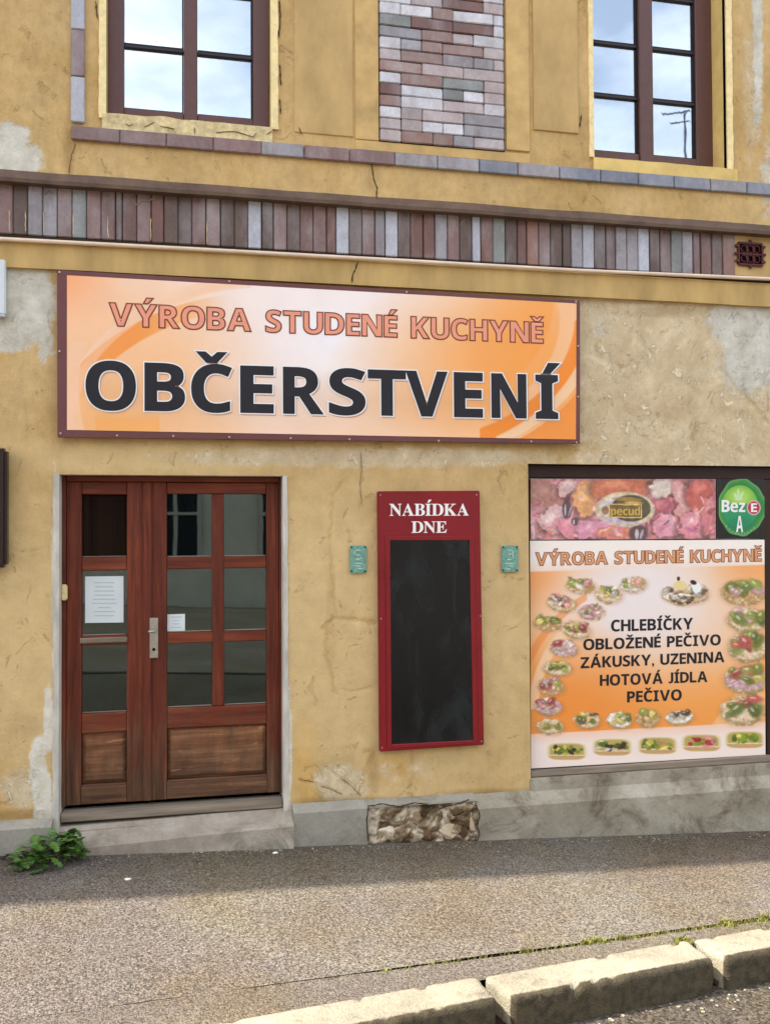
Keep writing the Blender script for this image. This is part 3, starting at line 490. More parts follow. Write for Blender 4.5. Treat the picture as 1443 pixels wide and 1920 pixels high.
strip_mesh('ground', rows, M['road'])

# kerb stones
def kerb_stone(name, x0, x1, parent, seed, wdt=.185):
    rr = random.Random(seed); d = KDIR.normalized(); nrm = Vector((d.y, -d.x, 0))
    bm = bmesh.new(); L = (x1-x0)/d.x; nx, ny, nzc = int(L/.02), 5, 5
    bmesh.ops.create_cube(bm, size=1)
    bmesh.ops.subdivide_edges(bm, edges=[e for e in bm.edges if abs((e.verts[0].co-e.verts[1].co).x) > .5], cuts=nx, use_grid_fill=True)
    bmesh.ops.subdivide_edges(bm, edges=[e for e in bm.edges if abs((e.verts[0].co-e.verts[1].co).y) > .5], cuts=11, use_grid_fill=True)
    bmesh.ops.subdivide_edges(bm, edges=[e for e in bm.edges if abs((e.verts[0].co-e.verts[1].co).z) > .5], cuts=12, use_grid_fill=True)
    o = Vector((x0, ky(x0), 0))
    tilt = rr.uniform(-.004,.004)
    for v in bm.verts:
        u, a, h = v.co.x+.5, .5-v.co.y, v.co.z+.5
        # round the edges
        X, A, H = u*L, a*wdt, h*.30
        ex, ea, eh = min(X, L-X), min(A, wdt-A), .30-H
        r_ = .011
        def pull(e1, e2):
            p = max(0, r_-e1); q = max(0, r_-e2); return .29*min(p, q)
        H -= pull(ex, eh)+pull(ea, eh); X += (1 if X < L/2 else -1)*(pull(ex, eh)+pull(ex, ea)); A += (1 if A < wdt/2 else -1)*(pull(ea, eh)+pull(ex, ea))
        X += ((1 if X < L/2 else -1)*(.004+.020*A/wdt+.006*noise.noise(Vector((seed,A*20,H*9))))*max(0, 1-ex/.2))
        p = o+d*X+nrm*A; z = gz(p.x)+.008-.30+H+tilt*(X/L-.5)*2
        q = Vector((p.x, p.y, z)); n3 = noise.noise(q*7+Vector((seed,0,0)))*.0025+noise.noise(q*28)*.0014+noise.noise(q*55)*.0014
        chip = max(0, noise.noise(q*16+Vector((0,seed,4)))-.22)*.05 if (ea < .03 and eh < .03) or (ex < .03 and eh < .03) else 0
        p -= nrm*(n3+chip*.6)*(1 if a > .5 else -1)*(0 if .1 < a < .9 else 1)
        v.co = (p.x, p.y, z+n3*.6-chip)
    me = bm_mesh(bm, True); at_ = me.attributes.new('front_dirt_shade', 'FLOAT', 'POINT')
    for i_, v in enumerate(me.vertices):
        at_.data[i_].value = max(0, min(1, (ky(v.co.x)-v.co.y-.165)/.02))
    return link(name, me, M['kerb'], parent, at=(x0, ky(x0), gz(x0)-.3))
kerb = empty('kerb', (0, ky(0), gz(0)-.3)); kerb['kind'] = 'structure'
edges = [-3.05, -2.02, -.985, .045, 1.092, 2.105, 3.10, 4.12, 5.15]
for i, (a, b) in enumerate(zip(edges, edges[1:])): kerb_stone('kerbstone', a+.013, b-.013, kerb, 11+i*3, .19)

# ================================================================== THE BUILDING
B = empty('building', (0, 0, gz(0)), 'old mustard plastered house front with glazed tile bands, brown windows and a red-brown door', 'building')
YU = -.04                                                       # face of the upper storey
zc_t = W(722, 381, -.07)[1]; zc_b = W(722, 389, -.07)[1]        # drip edge
def line_z(pts, y): return sum(W(*p, y)[1] for p in pts)/len(pts)
DX0, DX1 = W(112, 960, 0)[0], W(530, 960, 0)[0]; DZ1 = line_z([(118,891),(530,891)], 0)
SX0, SX1 = W(990, 960, 0)[0], 4.45; SZ1 = line_z([(990,872),(1443,872)], 0); SZ0 = line_z([(993,1458),(1436,1432)], 0)
UW = []                                                         # upper windows: x0, x1, z0, z1 of their openings
UW.append((W(200,100,YU)[0], W(507,100,YU)[0], line_z([(200,211),(507,241)], YU), 0)); UW.append((W(1110,100,YU)[0], W(1359,100,YU)[0], line_z([(1110,294),(1359,318)], YU), 0))
UW = [(a, b, c, c+1.75) for a, b, c, d in UW]

def seg(PX, PY, pts, wd):
    d = np.full_like(PX, 1e9)
    jx = (fbm(PX/9, PY/9, 5)-.5)*9; jy = (fbm(PX/9, PY/9, 9)-.5)*9
    for (ax,ay),(bx,by) in zip(pts, pts[1:]):
        L2 = (bx-ax)**2+(by-ay)**2; t = np.clip(((PX+jx-ax)*(bx-ax)+(PY+jy-ay)*(by-ay))/L2, 0, 1)
        d = np.minimum(d, np.hypot(PX+jx-ax-t*(bx-ax), PY+jy-ay-t*(by-ay)))
    return np.clip(1.3-d/wd, 0, 1)
STAIN = {
 'pale': [(20,262,44,40,1),(30,300,60,45,1),(0,320,90,30,.9),(20,480,60,75,1.1),(50,560,62,95,1.1),(10,620,90,45,1.1),(85,640,26,50,.7),(1395,600,75,62,1.15),(1400,680,60,75,.9),(1435,640,40,90,1),(1240,400+10000,1,1,0),
          (1420,40,14,330,.75),(1436,330,30,120,.5),(1125,610,40,50,.45)],
 'bare': [(1260,700,230,185,1.6),(1443,760,180,150,1.5),(1180,590,140,70,1.4),(1390,540,90,50,.95),(1405,160,26,300,.55),(690,858,560,26,.75),(1240,858,260,30,.7),(640,1470,60,45,.95),(760,1445,140,40,.45),(830,1390,140,60,.35),
          (640,1250,30,180,.35),(660,1100,40,260,.3),(40,1480,70,60,.7),(930,1300,60,200,.3),(10,455,60,20,.8)],
 'wash': [(700,1180,420,330,1),(60,1200,160,330,.8),(300,860,400,40,.8)],
 'white': [(82,1520,20,90,1.1),(72,1440,22,80,.8),(92,1350,16,90,.7),(104,1100,10,300,.75),(541,1400,9,170,.75),(535,1500,14,60,.8)],
 'ochre': [(735,1440,45,36,1.0),(570,1400,32,110,.85),(580,1480,50,40,.6),(60,1200,60,200,.35),(20,1480,40,60,.7),(560,1000,26,160,.3),(955,1235,30,50,.25),(860,240,400,30,.4)],
 'dirt': [(640,1505,120,14,.8),(30,1530,80,16,.7),(930,1490,120,14,.7),(700,1440,16,60,.5),(965,1225,20,40,.25),(130,280,14,90,.5),(700,330,18,60,.4),(620,1180,16,200,.35),(40,1360,50,40,.35),(1240,585,120,14,.45),(1250,560,150,12,.5)],
}
GROOVES = [([(640,905),(624,930),(619,1000),(621,1050),(626,1120),(632,1155)],6,.8),([(606,1180),(622,1158),(650,1160),(702,1168)],7,1),([(612,1170),(611,1230),(622,1270),(630,1300)],6,.9),([(636,1291),(668,1296),(700,1288)],5,.8),
 ([(682,1410),(700,1410),(680,1462),(670,1490)],8,.8),([(772,1410),(775,1440),(768,1478)],7,.8),([(610,1440),(650,1465),(678,1492)],4,1),([(560,1462),(600,1470),(640,1490)],4,1),([(630,1430),(668,1470)],4,.7),
 ([(905,1395),(935,1375),(938,1340),(920,1310)],10,.4),([(650,1350),(672,1370),(660,1400)],10,.35),([(25,1033),(52,1036),(76,1028)],4,.7),([(1350,690),(1385,730),(1440,790)],6,.8),([(1350,790),(1345,830)],5,.5),([(130,262),(128,330)],4,.5)]
def wall_grid(name, x0, x1, z0, z1, y, holes, rx, rz):
    """rx, rz: (fine range, step); the grid lines also fall on the edges of the holes"""
    def lines(a, b, f, edges):
        l = set(np.round(np.arange(f[0], f[1], f[2]), 4)); c = a
        while c < b: 
            if c < f[0] or c > f[1]: l.add(round(c, 4))
            c += .5
        l = {v for v in l if a < v < b}; l = {v for v in l if all(abs(v-e) > f[2]*.45 for e in edges)}
        return np.array(sorted(l | {a, b} | {e for e in edges if a < e < b}))
    X = lines(x0, x1, rx, [h[i] for h in holes for i in (0,1)]); Z = lines(z0, z1, rz, [h[i] for h in holes for i in (2,3)])
    gx, gz_ = np.meshgrid(X, Z); gy = np.full_like(gx, y)
    PX, PY = to_px(gx, gy, gz_)
    at = {}
    for k, L in STAIN.items():
        v = np.zeros_like(gx)
        for cx, cy, ax, ay, s in L: v = np.maximum(v, s*np.clip(1.35-np.sqrt(((PX-cx)/ax)**2+((PY-cy)/ay)**2), 0, 1))
        at[k] = v
    g = np.zeros_like(gx)
    for pts, wd, s in GROOVES: g = np.maximum(g, .62*s*seg(PX, PY, pts, wd))
    at['groove'] = g
    d = (fbm(gx*1.3+40, gz_*1.3+40, 3, 3)-.5)*.010+(fbm(gx*6+40, gz_*6+40, 8, 3)-.5)*.004
    rel = np.ones_like(gx)
    for h in holes: rel = np.minimum(rel, np.clip(np.maximum(np.maximum(h[0]-gx, gx-h[1]), np.maximum(h[2]-gz_, gz_-h[3]))/.06, 0, 1))
    gy = gy + d*rel + g*.004*rel - np.clip(at['bare'],0,1)*-.002*rel
    i = np.arange(gx.size).reshape(gx.shape); xm, zm = (X[1:]+X[:-1])/2, (Z[1:]+Z[:-1])/2; MX, MZ = np.meshgrid(xm, zm)
    keep = np.ones_like(MX, bool)
    for h in holes: keep &= ~((MX > h[0]) & (MX < h[1]) & (MZ > h[2]) & (MZ < h[3]))
    F = np.stack([i[:-1,:-1], i[:-1,1:], i[1:,1:], i[1:,:-1]], -1)[keep]
    me = grid_mesh(np.stack([gx, gy, gz_], -1).reshape(-1,3), F)
    for k, v in at.items():
        a = me.attributes.new(k, 'FLOAT', 'POINT'); a.data.foreach_set('value', v.astype(np.float32).ravel())
    me.shade_smooth()
    return link(name, me, M['plaster'], B, at=(0, y, z0))
zf_b = line_z([(1091,559),(1443,572)], -.03); zcab = W(722, 487, -.03)[1]
ztile_b = W(722, 480, -.012)[1]
wall_grid('wall', X0, X1, -1.2, zf_b+.1, 0, [(DX0, DX1, -1.2, DZ1), (SX0, SX1, SZ0, SZ1)], (-1.4, 4.1, .012), (-.2, 3.2, .012))
wall_grid('wall', X0, X1, zc_t+.004, 6.9, YU, [UW[0], UW[1]], (-1.4, 4.1, .016), (3.5, 5.4, .016))
# fascia under the tile band, drip edge above it, mortar bed of the band
def extrude_x(name, prof, x0, x1, mat, parent=B, cuts=0, tilt=0, **kw):
    bm = bmesh.new(); n = len(prof); rings = []
    for k in range(cuts+2):
        x = x0+(x1-x0)*k/(cuts+1); rings.append([bm.verts.new((x, p[0], p[1]+(.0035*nz(x, p[1], 2.2) if cuts else 0)+tilt*(x-(x0+x1)/2))) for p in prof])
    for a, b in zip(rings, rings[1:]):
        for j in range(n): bm.faces.new((a[j], b[j], b[(j+1)%n], a[(j+1)%n]))
    bm.faces.new(rings[0]); bm.faces.new(rings[-1][::-1]); bmesh.ops.recalc_face_normals(bm, faces=bm.faces[:])
    me = bm_mesh(bm)
    return link(name, me, mat, parent, at=((x0+x1)/2, max(p[0] for p in prof), min(p[1] for p in prof)), **kw)
extrude_x('drip_edge', [(-.068,zc_b),(-.070,zc_b+.020),(YU+.002,zc_t+.05),(YU+.03,zc_t+.05),(YU+.03,zc_b)], X0, X1, M['edge'], cuts=120)
extrude_x('fascia', [(-.03,zf_b),(-.03,zcab-.022),(-.034,zcab-.016),(-.002,zcab+.004),(.02,zcab+.004),(.02,zf_b)], X0, X1, M['fascia'], cuts=120)
extrude_x('mortar_bed', [(-.001,zcab-.02),(-.001,zc_t+.02),(.03,zc_t+.02),(.03,zcab-.02)], X0, X1, M['mortar'])
extrude_x('shade_ledge', [(-.022,ztile_b-.026),(-.022,ztile_b-.008),(-.003,ztile_b-.002),(-.003,ztile_b-.026)], X0, X1, M['dark'])  # dark-coloured strip standing for the shadow line under the tiles
# soldier course of glazed tiles
order = "PGPDGGPTPRDRPRDDRPDDWDPDRPRWDRGWDRRGPDWRTDROPDDGWDRGGWDRTGPRDOPG"
joints = [W(p, 450, -.012)[0] for p in (230,308,414,513,630,722,815,901,987,1070,1153,1236,1312,1378)]
TH = zc_t+.01-ztile_b
xvent = W(1377, 480, -.012)[0]; xafter = W(1443, 480, -.012)[0]; x = W(-60, 400, -.012)[0]-26*.0745; k = 39; xend = xafter+24*.0745; tmesh = {}
tw = .0745
def tile_piece(name, w_, h_, d_, mat, loc, rot=(0,0,0), parent=B, var=0):
    key = (round(w_,3), round(h_,3), mat, var)
    if key not in tmesh:
        bm = prism_bm(rect(-w_/2, w_/2, 0, h_), -d_, 0, .004, seg=2); me = bm_mesh(bm); me.materials.append(TM[mat]); tmesh[key] = me
    o = bpy.data.objects.new(name, tmesh[key]); COL.objects.link(o); o.parent = parent; o.location = Vector(loc)-wloc(parent); o.rotation_euler = rot; return o
while x < xend-.03:
    if xvent-.02 < x < xafter: x = xafter; continue
    w_ = min(tw, (xvent if x < xvent else xend)-x)
    gap = .0035
    near = min(joints, key=lambda j: abs(j-(x+w_)))
    if abs(near-(x+w_)) < tw*.5: w_ = near-x; gap = .009
    tile_piece('tile', w_-gap, TH, .014, order[(k-65) % len(order)], (x+w_/2, random.uniform(-.002,.0015), ztile_b), (random.uniform(-.012,.012), 0, random.uniform(-.035,.035)))
    x += w_; k += 1
# whitish scribbles left on a few tiles
def ribbon(name, pts, y, wd, mat, parent=B, **kw):
    P = [W(px, py, y) for px, py in pts]; bm = bmesh.new(); va = []
    sub = []
    for (ax,az),(bx,bz) in zip(P, P[1:]):
        n = max(1, int(math.hypot(bx-ax, bz-az)/.012))
        for j in range(n): sub.append((ax+(bx-ax)*j/n, az+(bz-az)*j/n))
    sub.append(P[-1]); rr = random.Random(int(pts[0][0]*7))
    jx = 0
    for i, (x_, z_) in enumerate(sub):
        jx = jx*.6+rr.uniform(-.0018,.0018); a = sub[max(0,i-1)]; b = sub[min(len(sub)-1,i+1)]; t = Vector((b[0]-a[0],0,b[1]-a[1])).normalized(); nn = Vector((-t.z,0,t.x))
        ww = wd*rr.uniform(.45,1.1)*(1 if 0 < i < len(sub)-1 else .2)
        c = Vector((x_, y, z_))+nn*jx
        va.append((bm.verts.new(c+nn*ww/2), bm.verts.new(c-nn*ww/2)))
    for a, b in zip(va, va[1:]): bm.faces.new((a[0], a[1], b[1], b[0]))
    ext = bmesh.ops.extrude_face_region(bm, geom=bm.faces[:]); bmesh.ops.translate(bm, verts=[v for v in ext['geom'] if isinstance(v, bmesh.types.BMVert)], vec=(0,.003,0)); bmesh.ops.recalc_face_normals(bm, faces=bm.faces[:])
    return link(name, bm_mesh(bm), mat, parent, at=(sub[0][0], y, sub[0][1]), **kw)
M['chalk'] = plain('old glue line', S(148,132,118), .9, .1)
for pts in ([(82,366),(92,357),(102,366)], [(248,372),(256,384),(268,375),(280,378),(290,368)], [(853,408),(862,424),(872,410)]): ribbon('glue_line', pts, -.0165, .007, M['chalk'])
for px in (18,48,82,138,203,283,388): ribbon('mortar_line', [(px,392+px*.06),(px,432+px*.066)], -.0160, .0045, M['cream'])
# cracks
for pts, y, wd in (([(697,262),(700,285),(696,300),(700,335),(707,352),(705,378)], YU-.006, .006), ([(672,489),(666,505),(662,512),(659,530)], -.0325, .007), ([(676,846),(678,880),(675,905),(678,948)], -.0075, .004),
                   ([(142,268),(134,290),(130,325)], YU-.006, .004), ([(905,1400),(960,1352+10),(985,1348)], -.0070, .0), ([(560,1462),(590,1466)], -.006, .003), ([(600,1474),(622,1480),(642,1490)], -.006, .005), ([(640,1460),(658,1474),(676,1492)], -.0065, .004)):
    if wd: ribbon('crack', pts, y, wd, M['dark'] if wd > .0055 and y < -.02 else M['crack'])

# horizontal and vertical courses of edging tiles on the upper storey
zs_t = W(722, 284, YU-.022)[1]; zs_b = W(722, 308, YU-.022)[1]
seqh = "PPPPGPPGPBGBGPBBTPGBBPBGTBG"; pxs_h = [133,225,312,400,490,570,655,740,820,898,970,1048,1125,1195,1262,1330,1398,1462]
xh = [W(p, 290, YU-.022)[0] for p in pxs_h]; xh = xh+[xh[-1]+.24*i for i in range(1,5)]
for i, (a, b) in enumerate(zip(xh, xh[1:])):
    c = "PPPPGPPGGBGBBBBGBBBBGBGBGB"[i]
    tile_piece('edging_tile', b-a-.004, zs_t-zs_b, .022, c, ((a+b)/2, YU-.002, zs_b), (random.uniform(-.02,.02), 0, random.uniform(-.01,.01)))
xv0, xv1 = W(133, 120, YU-.02)[0], W(159, 120, YU-.02)[0]; zz = [W(145, p, YU-.02)[1] for p in (229,143,55,-34,-120,-210,-300)]
for i, (a, b) in enumerate(zip(zz, zz[1:])): tile_piece('edging_tile', xv1-xv0, b-a-.004, .02, "WPWGWP"[i], ((xv0+xv1)/2, YU-.002, a+.002), (0, 0, random.uniform(-.03,.03)))
# brick panel
bx = [W(p, 270, YU-.02)[0] for p in (712, 945)]; bz0 = line_z([(714,265),(945,280)], YU-.02)
rh = (W(714, 0, YU-.02)[1]-bz0)/12.1; cw = (bx[1]-bx[0])/6
slab('panel_bed', rect(bx[0]-.004, bx[1]+.006, bz0-.004, bz0+rh*20), YU-.010, YU+.02, M['dark'], B, 0)
rows_ = ["GG TT BB","WW PP TT","GP G PP B","RRR TT W","OORPPR W","PRR W RG","WRRPTT","GW RR PTG","WWW WW PT","GDDDPPG","WW G WWWP","P DDPP R","WPP GGG W","GG BBB W","P WW WW T","GG RR WW","PTT WW G","R GGG WW","WW PP T","GG WW PP"]
r2 = random.Random(5)
rows_ = ["QGQBQ","QVVGB","VQVQVV","NNRQVV","RNTRNQ","VNRTNQV","NRTGQNG","QNNGGGQ","VGNNTGQ","VQVVQVV","VRDNRQV","VVNVVQV","VQNRQQV","QNQQVVV","QVQQVV","QGQVV","QVQGQV","VGQVQQ","QVGGQ","GQVQV"]
for r_ in range(20):
    cc = 0
    pal = [c for c in rows_[r_] if c != ' ']; pi = 0
    while cc < 6-1e-6:
        wdt = min(r2.choice((1,1,2,2,1.5,1)), 6-cc); 
        if cc == 0 and r2.random() < .5: wdt = 1
        mat = pal[int(cc/6*len(pal)) % len(pal)]
        if r2.random() < .25: mat = r2.choice('VGQNTVQ')
        tile_piece('brick', wdt*cw-.003, rh-.004, .018, mat, (bx[0]+(cc+wdt/2)*cw, YU-.006, bz0+r_*rh), (r2.uniform(-.10,.12), r2.uniform(-.015,.015), r2.uniform(-.02,.02)), var=0)
        cc += wdt
# raised plaster bands round the panel and fields beside the windows
M['band'] = plain('ochre plaster band', S(212,178,120), .92, .1, .28, 6, .4)
M['field'] = plain('mustard plaster field', S(202,170,116), .92, .1, .28, 5, .5, stretch=(1,1,.5))
def zu(px, py): return W(px, py, YU-.012)[1]
def xu(px): return W(px, 150, YU-.012)[0]
top = 6.4
slab('plaster_band', rect(xu(666), xu(710), zu(690,262), top), YU-.012, YU+.01, M['band'], B, .003)
slab('plaster_band', rect(xu(948), xu(992), zu(970,282), top), YU-.012, YU+.01, M['band'], B, .003)
slab('plaster_band', rect(xu(666), xu(992), zs_t+.002, bz0-.006), YU-.0135, YU+.01, M['band'], B, .003)
slab('plaster_field', rect(xu(552), xu(662), zu(600,251), top), YU-.009, YU+.01, M['field'], B, .004)
slab('plaster_field', rect(xu(1000), xu(1084), zu(1040,246), top), YU-.009, YU+.01, M['field'], B, .004)
# beads of plaster round the window openings
def rough_strip(name, x0, x1, z0, z1, y0, y1, mat, amp=.004, side=0, seed=1, axis='z', parent=B):
    """a plaster edge whose outer side is broken: side -1 left, 1 right, 0 both"""
    n = max(4, int((z1-z0)/.03)) if axis == 'z' else max(4, int((x1-x0)/.03)); L = []; Rr = []
    for k in range(n+1):
        if axis == 'z':
            z = z0+(z1-z0)*k/n; a = noise.noise(Vector((seed*3.3, z*14, 0)))*amp*2; b = noise.noise(Vector((seed*3.3+9, z*14, 0)))*amp*2
            L.append((x0+(a if side <= 0 else 0), z)); Rr.append((x1+(b if side >= 0 else 0), z))
        else:
            x_ = x0+(x1-x0)*k/n; a = noise.noise(Vector((x_*14, seed*3.3, 0)))*amp*2; b = noise.noise(Vector((x_*9, seed*3.3+9, 0)))*amp*2
            L.append((x_, z0+(a if side <= 0 else 0))); Rr.append((x_, z1+(b if side >= 0 else 0)))
    bm = bmesh.new()
    for (p, q), (p2, q2) in zip(zip(L, Rr), zip(L[1:], Rr[1:])):
        vs_ = [bm.verts.new((c[0], y0, c[1])) for c in ((p, q, q2, p2) if axis == 'z' else (p, p2, q2, q))]; bm.faces.new(vs_)
    bmesh.ops.remove_doubles(bm, verts=bm.verts[:], dist=1e-5)
    e = bmesh.ops.extrude_face_region(bm, geom=bm.faces[:]); bmesh.ops.translate(bm, verts=[v for v in e['geom'] if isinstance(v, bmesh.types.BMVert)], vec=(0, y1-y0, 0)); bmesh.ops.recalc_face_normals(bm, faces=bm.faces[:])
    return link(name, bm_mesh(bm), mat, parent, at=((x0+x1)/2, y1, z0))
def upper_window(i, depth, rows_px, mull_px, glass_px, frame_r, label):
    a, b, z0, z1 = UW[i]; yf = YU+depth
    # reveals: left, right, bottom, top
    for nm, pr in (('l', rect(a-.03, a, z0, z1)), ('r', rect(b, b+.03, z0, z1))): slab('reveal', pr, YU+.002, yf+.10, M['reveal'], B, 0)
    slab('reveal', rect(a-.03, b+.03, z0-.03, z0), YU+.002, yf+.10, M['reveal'], B, 0); slab('reveal', rect(a-.03, b+.03, z1, z1+.03), YU+.002, yf+.10, M['reveal'], B, 0)
    wd = link('window', bm_mesh(prism_bm(rect(a+.001, b-.001, z1-.06, z1-.001), yf, yf+.06, .003)), M['pvc'], B, at=((a+b)/2, yf+.06, z0))
    gx0, gx1 = [W(p, 100, yf+.02)[0] for p in glass_px[:2]]; mx0, mx1 = [W(p, 150, yf)[0] for p in mull_px]
    gzb = W(glass_px[2], glass_px[3], yf+.02)[1]; fr = W(frame_r, 100, yf)[0]
    fzb = z0+.001
    f = lambda n, pr, y0, y1, m_, bev=.003: slab(n, pr, y0, y1, M[m_], wd, bev)
    f('frame', rect(a+.001, gx0, fzb, z1-.062), yf, yf+.06, 'pvc'); f('frame', rect(gx1, b-.001, fzb, z1-.062), yf, yf+.06, 'pvc')
    f('frame', rect(gx0+.001, mx0-.001, fzb, gzb), yf+.002, yf+.06, 'pvc'); f('frame', rect(mx1+.001, gx1-.001, fzb, gzb), yf+.002, yf+.06, 'pvc')
    f('mullion', rect(mx0, mx1, fzb, z1-.062), yf-.012, yf+.058, 'pvc', .005)
    zb = [W(px, py, yf+.02)[1] for px, py in rows_px]; step = zb[-1]-zb[-2] if len(zb) > 1 else zb[0]-gzb
    while zb[-1]+step < z1-.1: zb.append(zb[-1]+step)
    for c0, c1 in ((gx0, mx0), (mx1, gx1)):
        prev = gzb
        for z in zb+[z1-.064]:
            last = z > z1-.07
            slab('pane', rect(c0+.001, c1-.001, prev+.001, (z-.001) if last else z-.009), yf+.030, yf+.034, M['glassup'], wd, 0)
            # black seal along the foot and side of the pane
            slab('seal', rect(c0+.002, c1-.002, prev+.0015, prev+.010), yf+.018, yf+.0285, M['seal'], wd, 0)
            slab('seal', rect(c1-.010 if c0 == gx0 else c1-.011, c1-.002, prev+.011, z-.012), yf+.017, yf+.0285, M['seal'], wd, 0)
            if not last: slab('muntin', rect(c0+.001, c1-.001, z-.008, z+.008), yf+.012, yf+.040, M['pvcdark'], wd, .002)
            prev = z+.009
    return wd
upper_window(0, .07, [(290,92),(290,-25)], (345,370), (233,474,290,210), 503, '')
upper_window(1, .15, [(1150,182),(1150,84),(1150,-14)], (1197,1222), (1108,1300,1150,287), 1330, '')
a, b, z0, z1 = UW[0]; rough_strip('plaster_edge', W(186,100,YU-.008)[0], a, z0-.03, z1, YU-.012, YU+.03, M['bead'], .003, -1, 1); rough_strip('plaster_edge', b, W(521,100,YU-.008)[0], z0-.01, z1, YU-.012, YU+.03, M['bead'], .003, 1, 2)
rough_strip('broken_sill', W(190,100,YU-.008)[0]+.005, W(510,100,YU)[0], zs_t+.002, z0-.001, YU-.014, YU+.0, M['cream'], .006, 1, 3, 'x')
for pts in ([(235,232),(243,236),(250,232)], [(270,238),(280,233),(290,229)], [(315,240),(318,246)], [(365,238),(366,252)], [(405,248),(440,246),(475,256),(480,248)], [(500,252),(512,245)], [(300,236),(328,241)]): ribbon('crack', pts, YU-.0185, .0045, M['crack'])
a, b, z0, z1 = UW[1]; rough_strip('plaster_edge', W(1103,100,YU-.008)[0], a, z0-.0, z1, YU-.012, YU+.03, M['bead'], .002, -1, 4); rough_strip('plaster_edge', b, W(1371,100,YU-.008)[0], z0-.01, z1, YU-.012, YU+.03, M['bead'], .003, 1, 5)
rough_strip('broken_sill', W(1110,100,YU-.008)[0], W(1376,100,YU)[0], zs_t+.002, z0-.001, YU-.014, YU+.0, M['reveal'], .002, 1, 6, 'x')
for pts in ([(524,0),(525,30),(523,70)], [(525,120),(526,160)], [(525,185),(526,214)], [(180,0),(182,34)], [(560,238),(566,252)], [(1090,215),(1086,238)]): ribbon('crack', pts, YU-.010, .008, M['dark'])

# body of the house behind the facade, unseen roof with eaves skewed to cast the pavement shade
bm = bmesh.new()
for (x0, x1, y0, y1, z0, z1) in ((X0, X1, .36, 8, -1.2, 6.9), (X0, X0+.2, .01, .36, -1.2, 6.9), (X1-.2, X1, .01, .36, -1.2, 6.9)):
    prism_bm(rect(x0, x1, z0, z1), y0, y1, 0, bm)
link('rear_body', bm_mesh(bm), M['room'], B, at=(0, 4, 0))
HE = 6.9; sh = HE/math.tan(R(SUN_EL)); lat = (HE-.06)/math.sin(R(SUN_EL))*_c(R(SUN_EL))*_s(R(SUN_BEHIND))
def shadow_y(x): return -.745+(x+.85)*.066                      # measured edge of the shade on the pavement
bm = bmesh.new(); prof = []
for x in (X0-.3, -9, 1.5, X1+.3):
    xs_ = max(-1.8, min(4.2, x+sh)); prof.append((x, shadow_y(xs_)+lat))
v0 = [bm.verts.new((x, y, HE)) for x, y in prof]; v1 = [bm.verts.new((x, y, HE+.14)) for x, y in prof]
v2 = [bm.verts.new((x, 4, HE+3.0)) for x, y in prof]; v3 = [bm.verts.new((x, 4, HE)) for x, y in prof]
for k in range(3):
    for p, q in ((v0, v1), (v1, v2), (v2, v3), (v3, v0)): bm.faces.new((p[k], p[k+1], q[k+1], q[k]))
for k in (0, 3): bm.faces.new((v0[k], v1[k], v2[k], v3[k]))
bmesh.ops.recalc_face_normals(bm, faces=bm.faces[:])
M['roof'] = plain('red clay roof', S(130,66,44), .8, .2, .3, 8)
link('roof', bm_mesh(bm), M['roof'], B, at=(0, 0, HE))

# ------------------------------------------------------------------ door
YD = .10
for pr in (rect(DX0-.03, DX0, -.6, DZ1), rect(DX1, DX1+.03, -.6, DZ1)): slab('door_jamb', pr, .003, YD+.1, M['whitewash'], B, 0)
slab('door_jamb', rect(DX0-.03, DX1+.03, DZ1, DZ1+.03), .003, YD+.1, M['whitewash'], B, 0)
rough_strip('door_edge', W(100,1200,0)[0], DX0-.0005, gz(-.7)-.05, DZ1+.005, -.006, .004, M['whitewash'], .004, -1, 8)
rough_strip('door_edge', DX1+.0005, W(540,1200,0)[0], gz(.5)+.0, DZ1, -.006, .004, M['whitewash'], .003, 1, 9)
dx = lambda p: W(p, 1200, YD)[0]
dz = lambda py, px=195: W(px, py, YD)[1]
zth = dz(1508, 195)
slab('door_frame', rect(DX0+.001, dx(124), zth, DZ1-.002), YD-.012, YD+.06, M['wood'], B, .003); slab('door_frame', rect(dx(524), DX1-.001, zth, DZ1-.002), YD-.012, YD+.06, M['wood'], B, .003)
slab('door_frame', rect(dx(124)+.001, dx(524)-.001, dz(903), DZ1-.002), YD-.011, YD+.06, M['woodh'], B, .003)
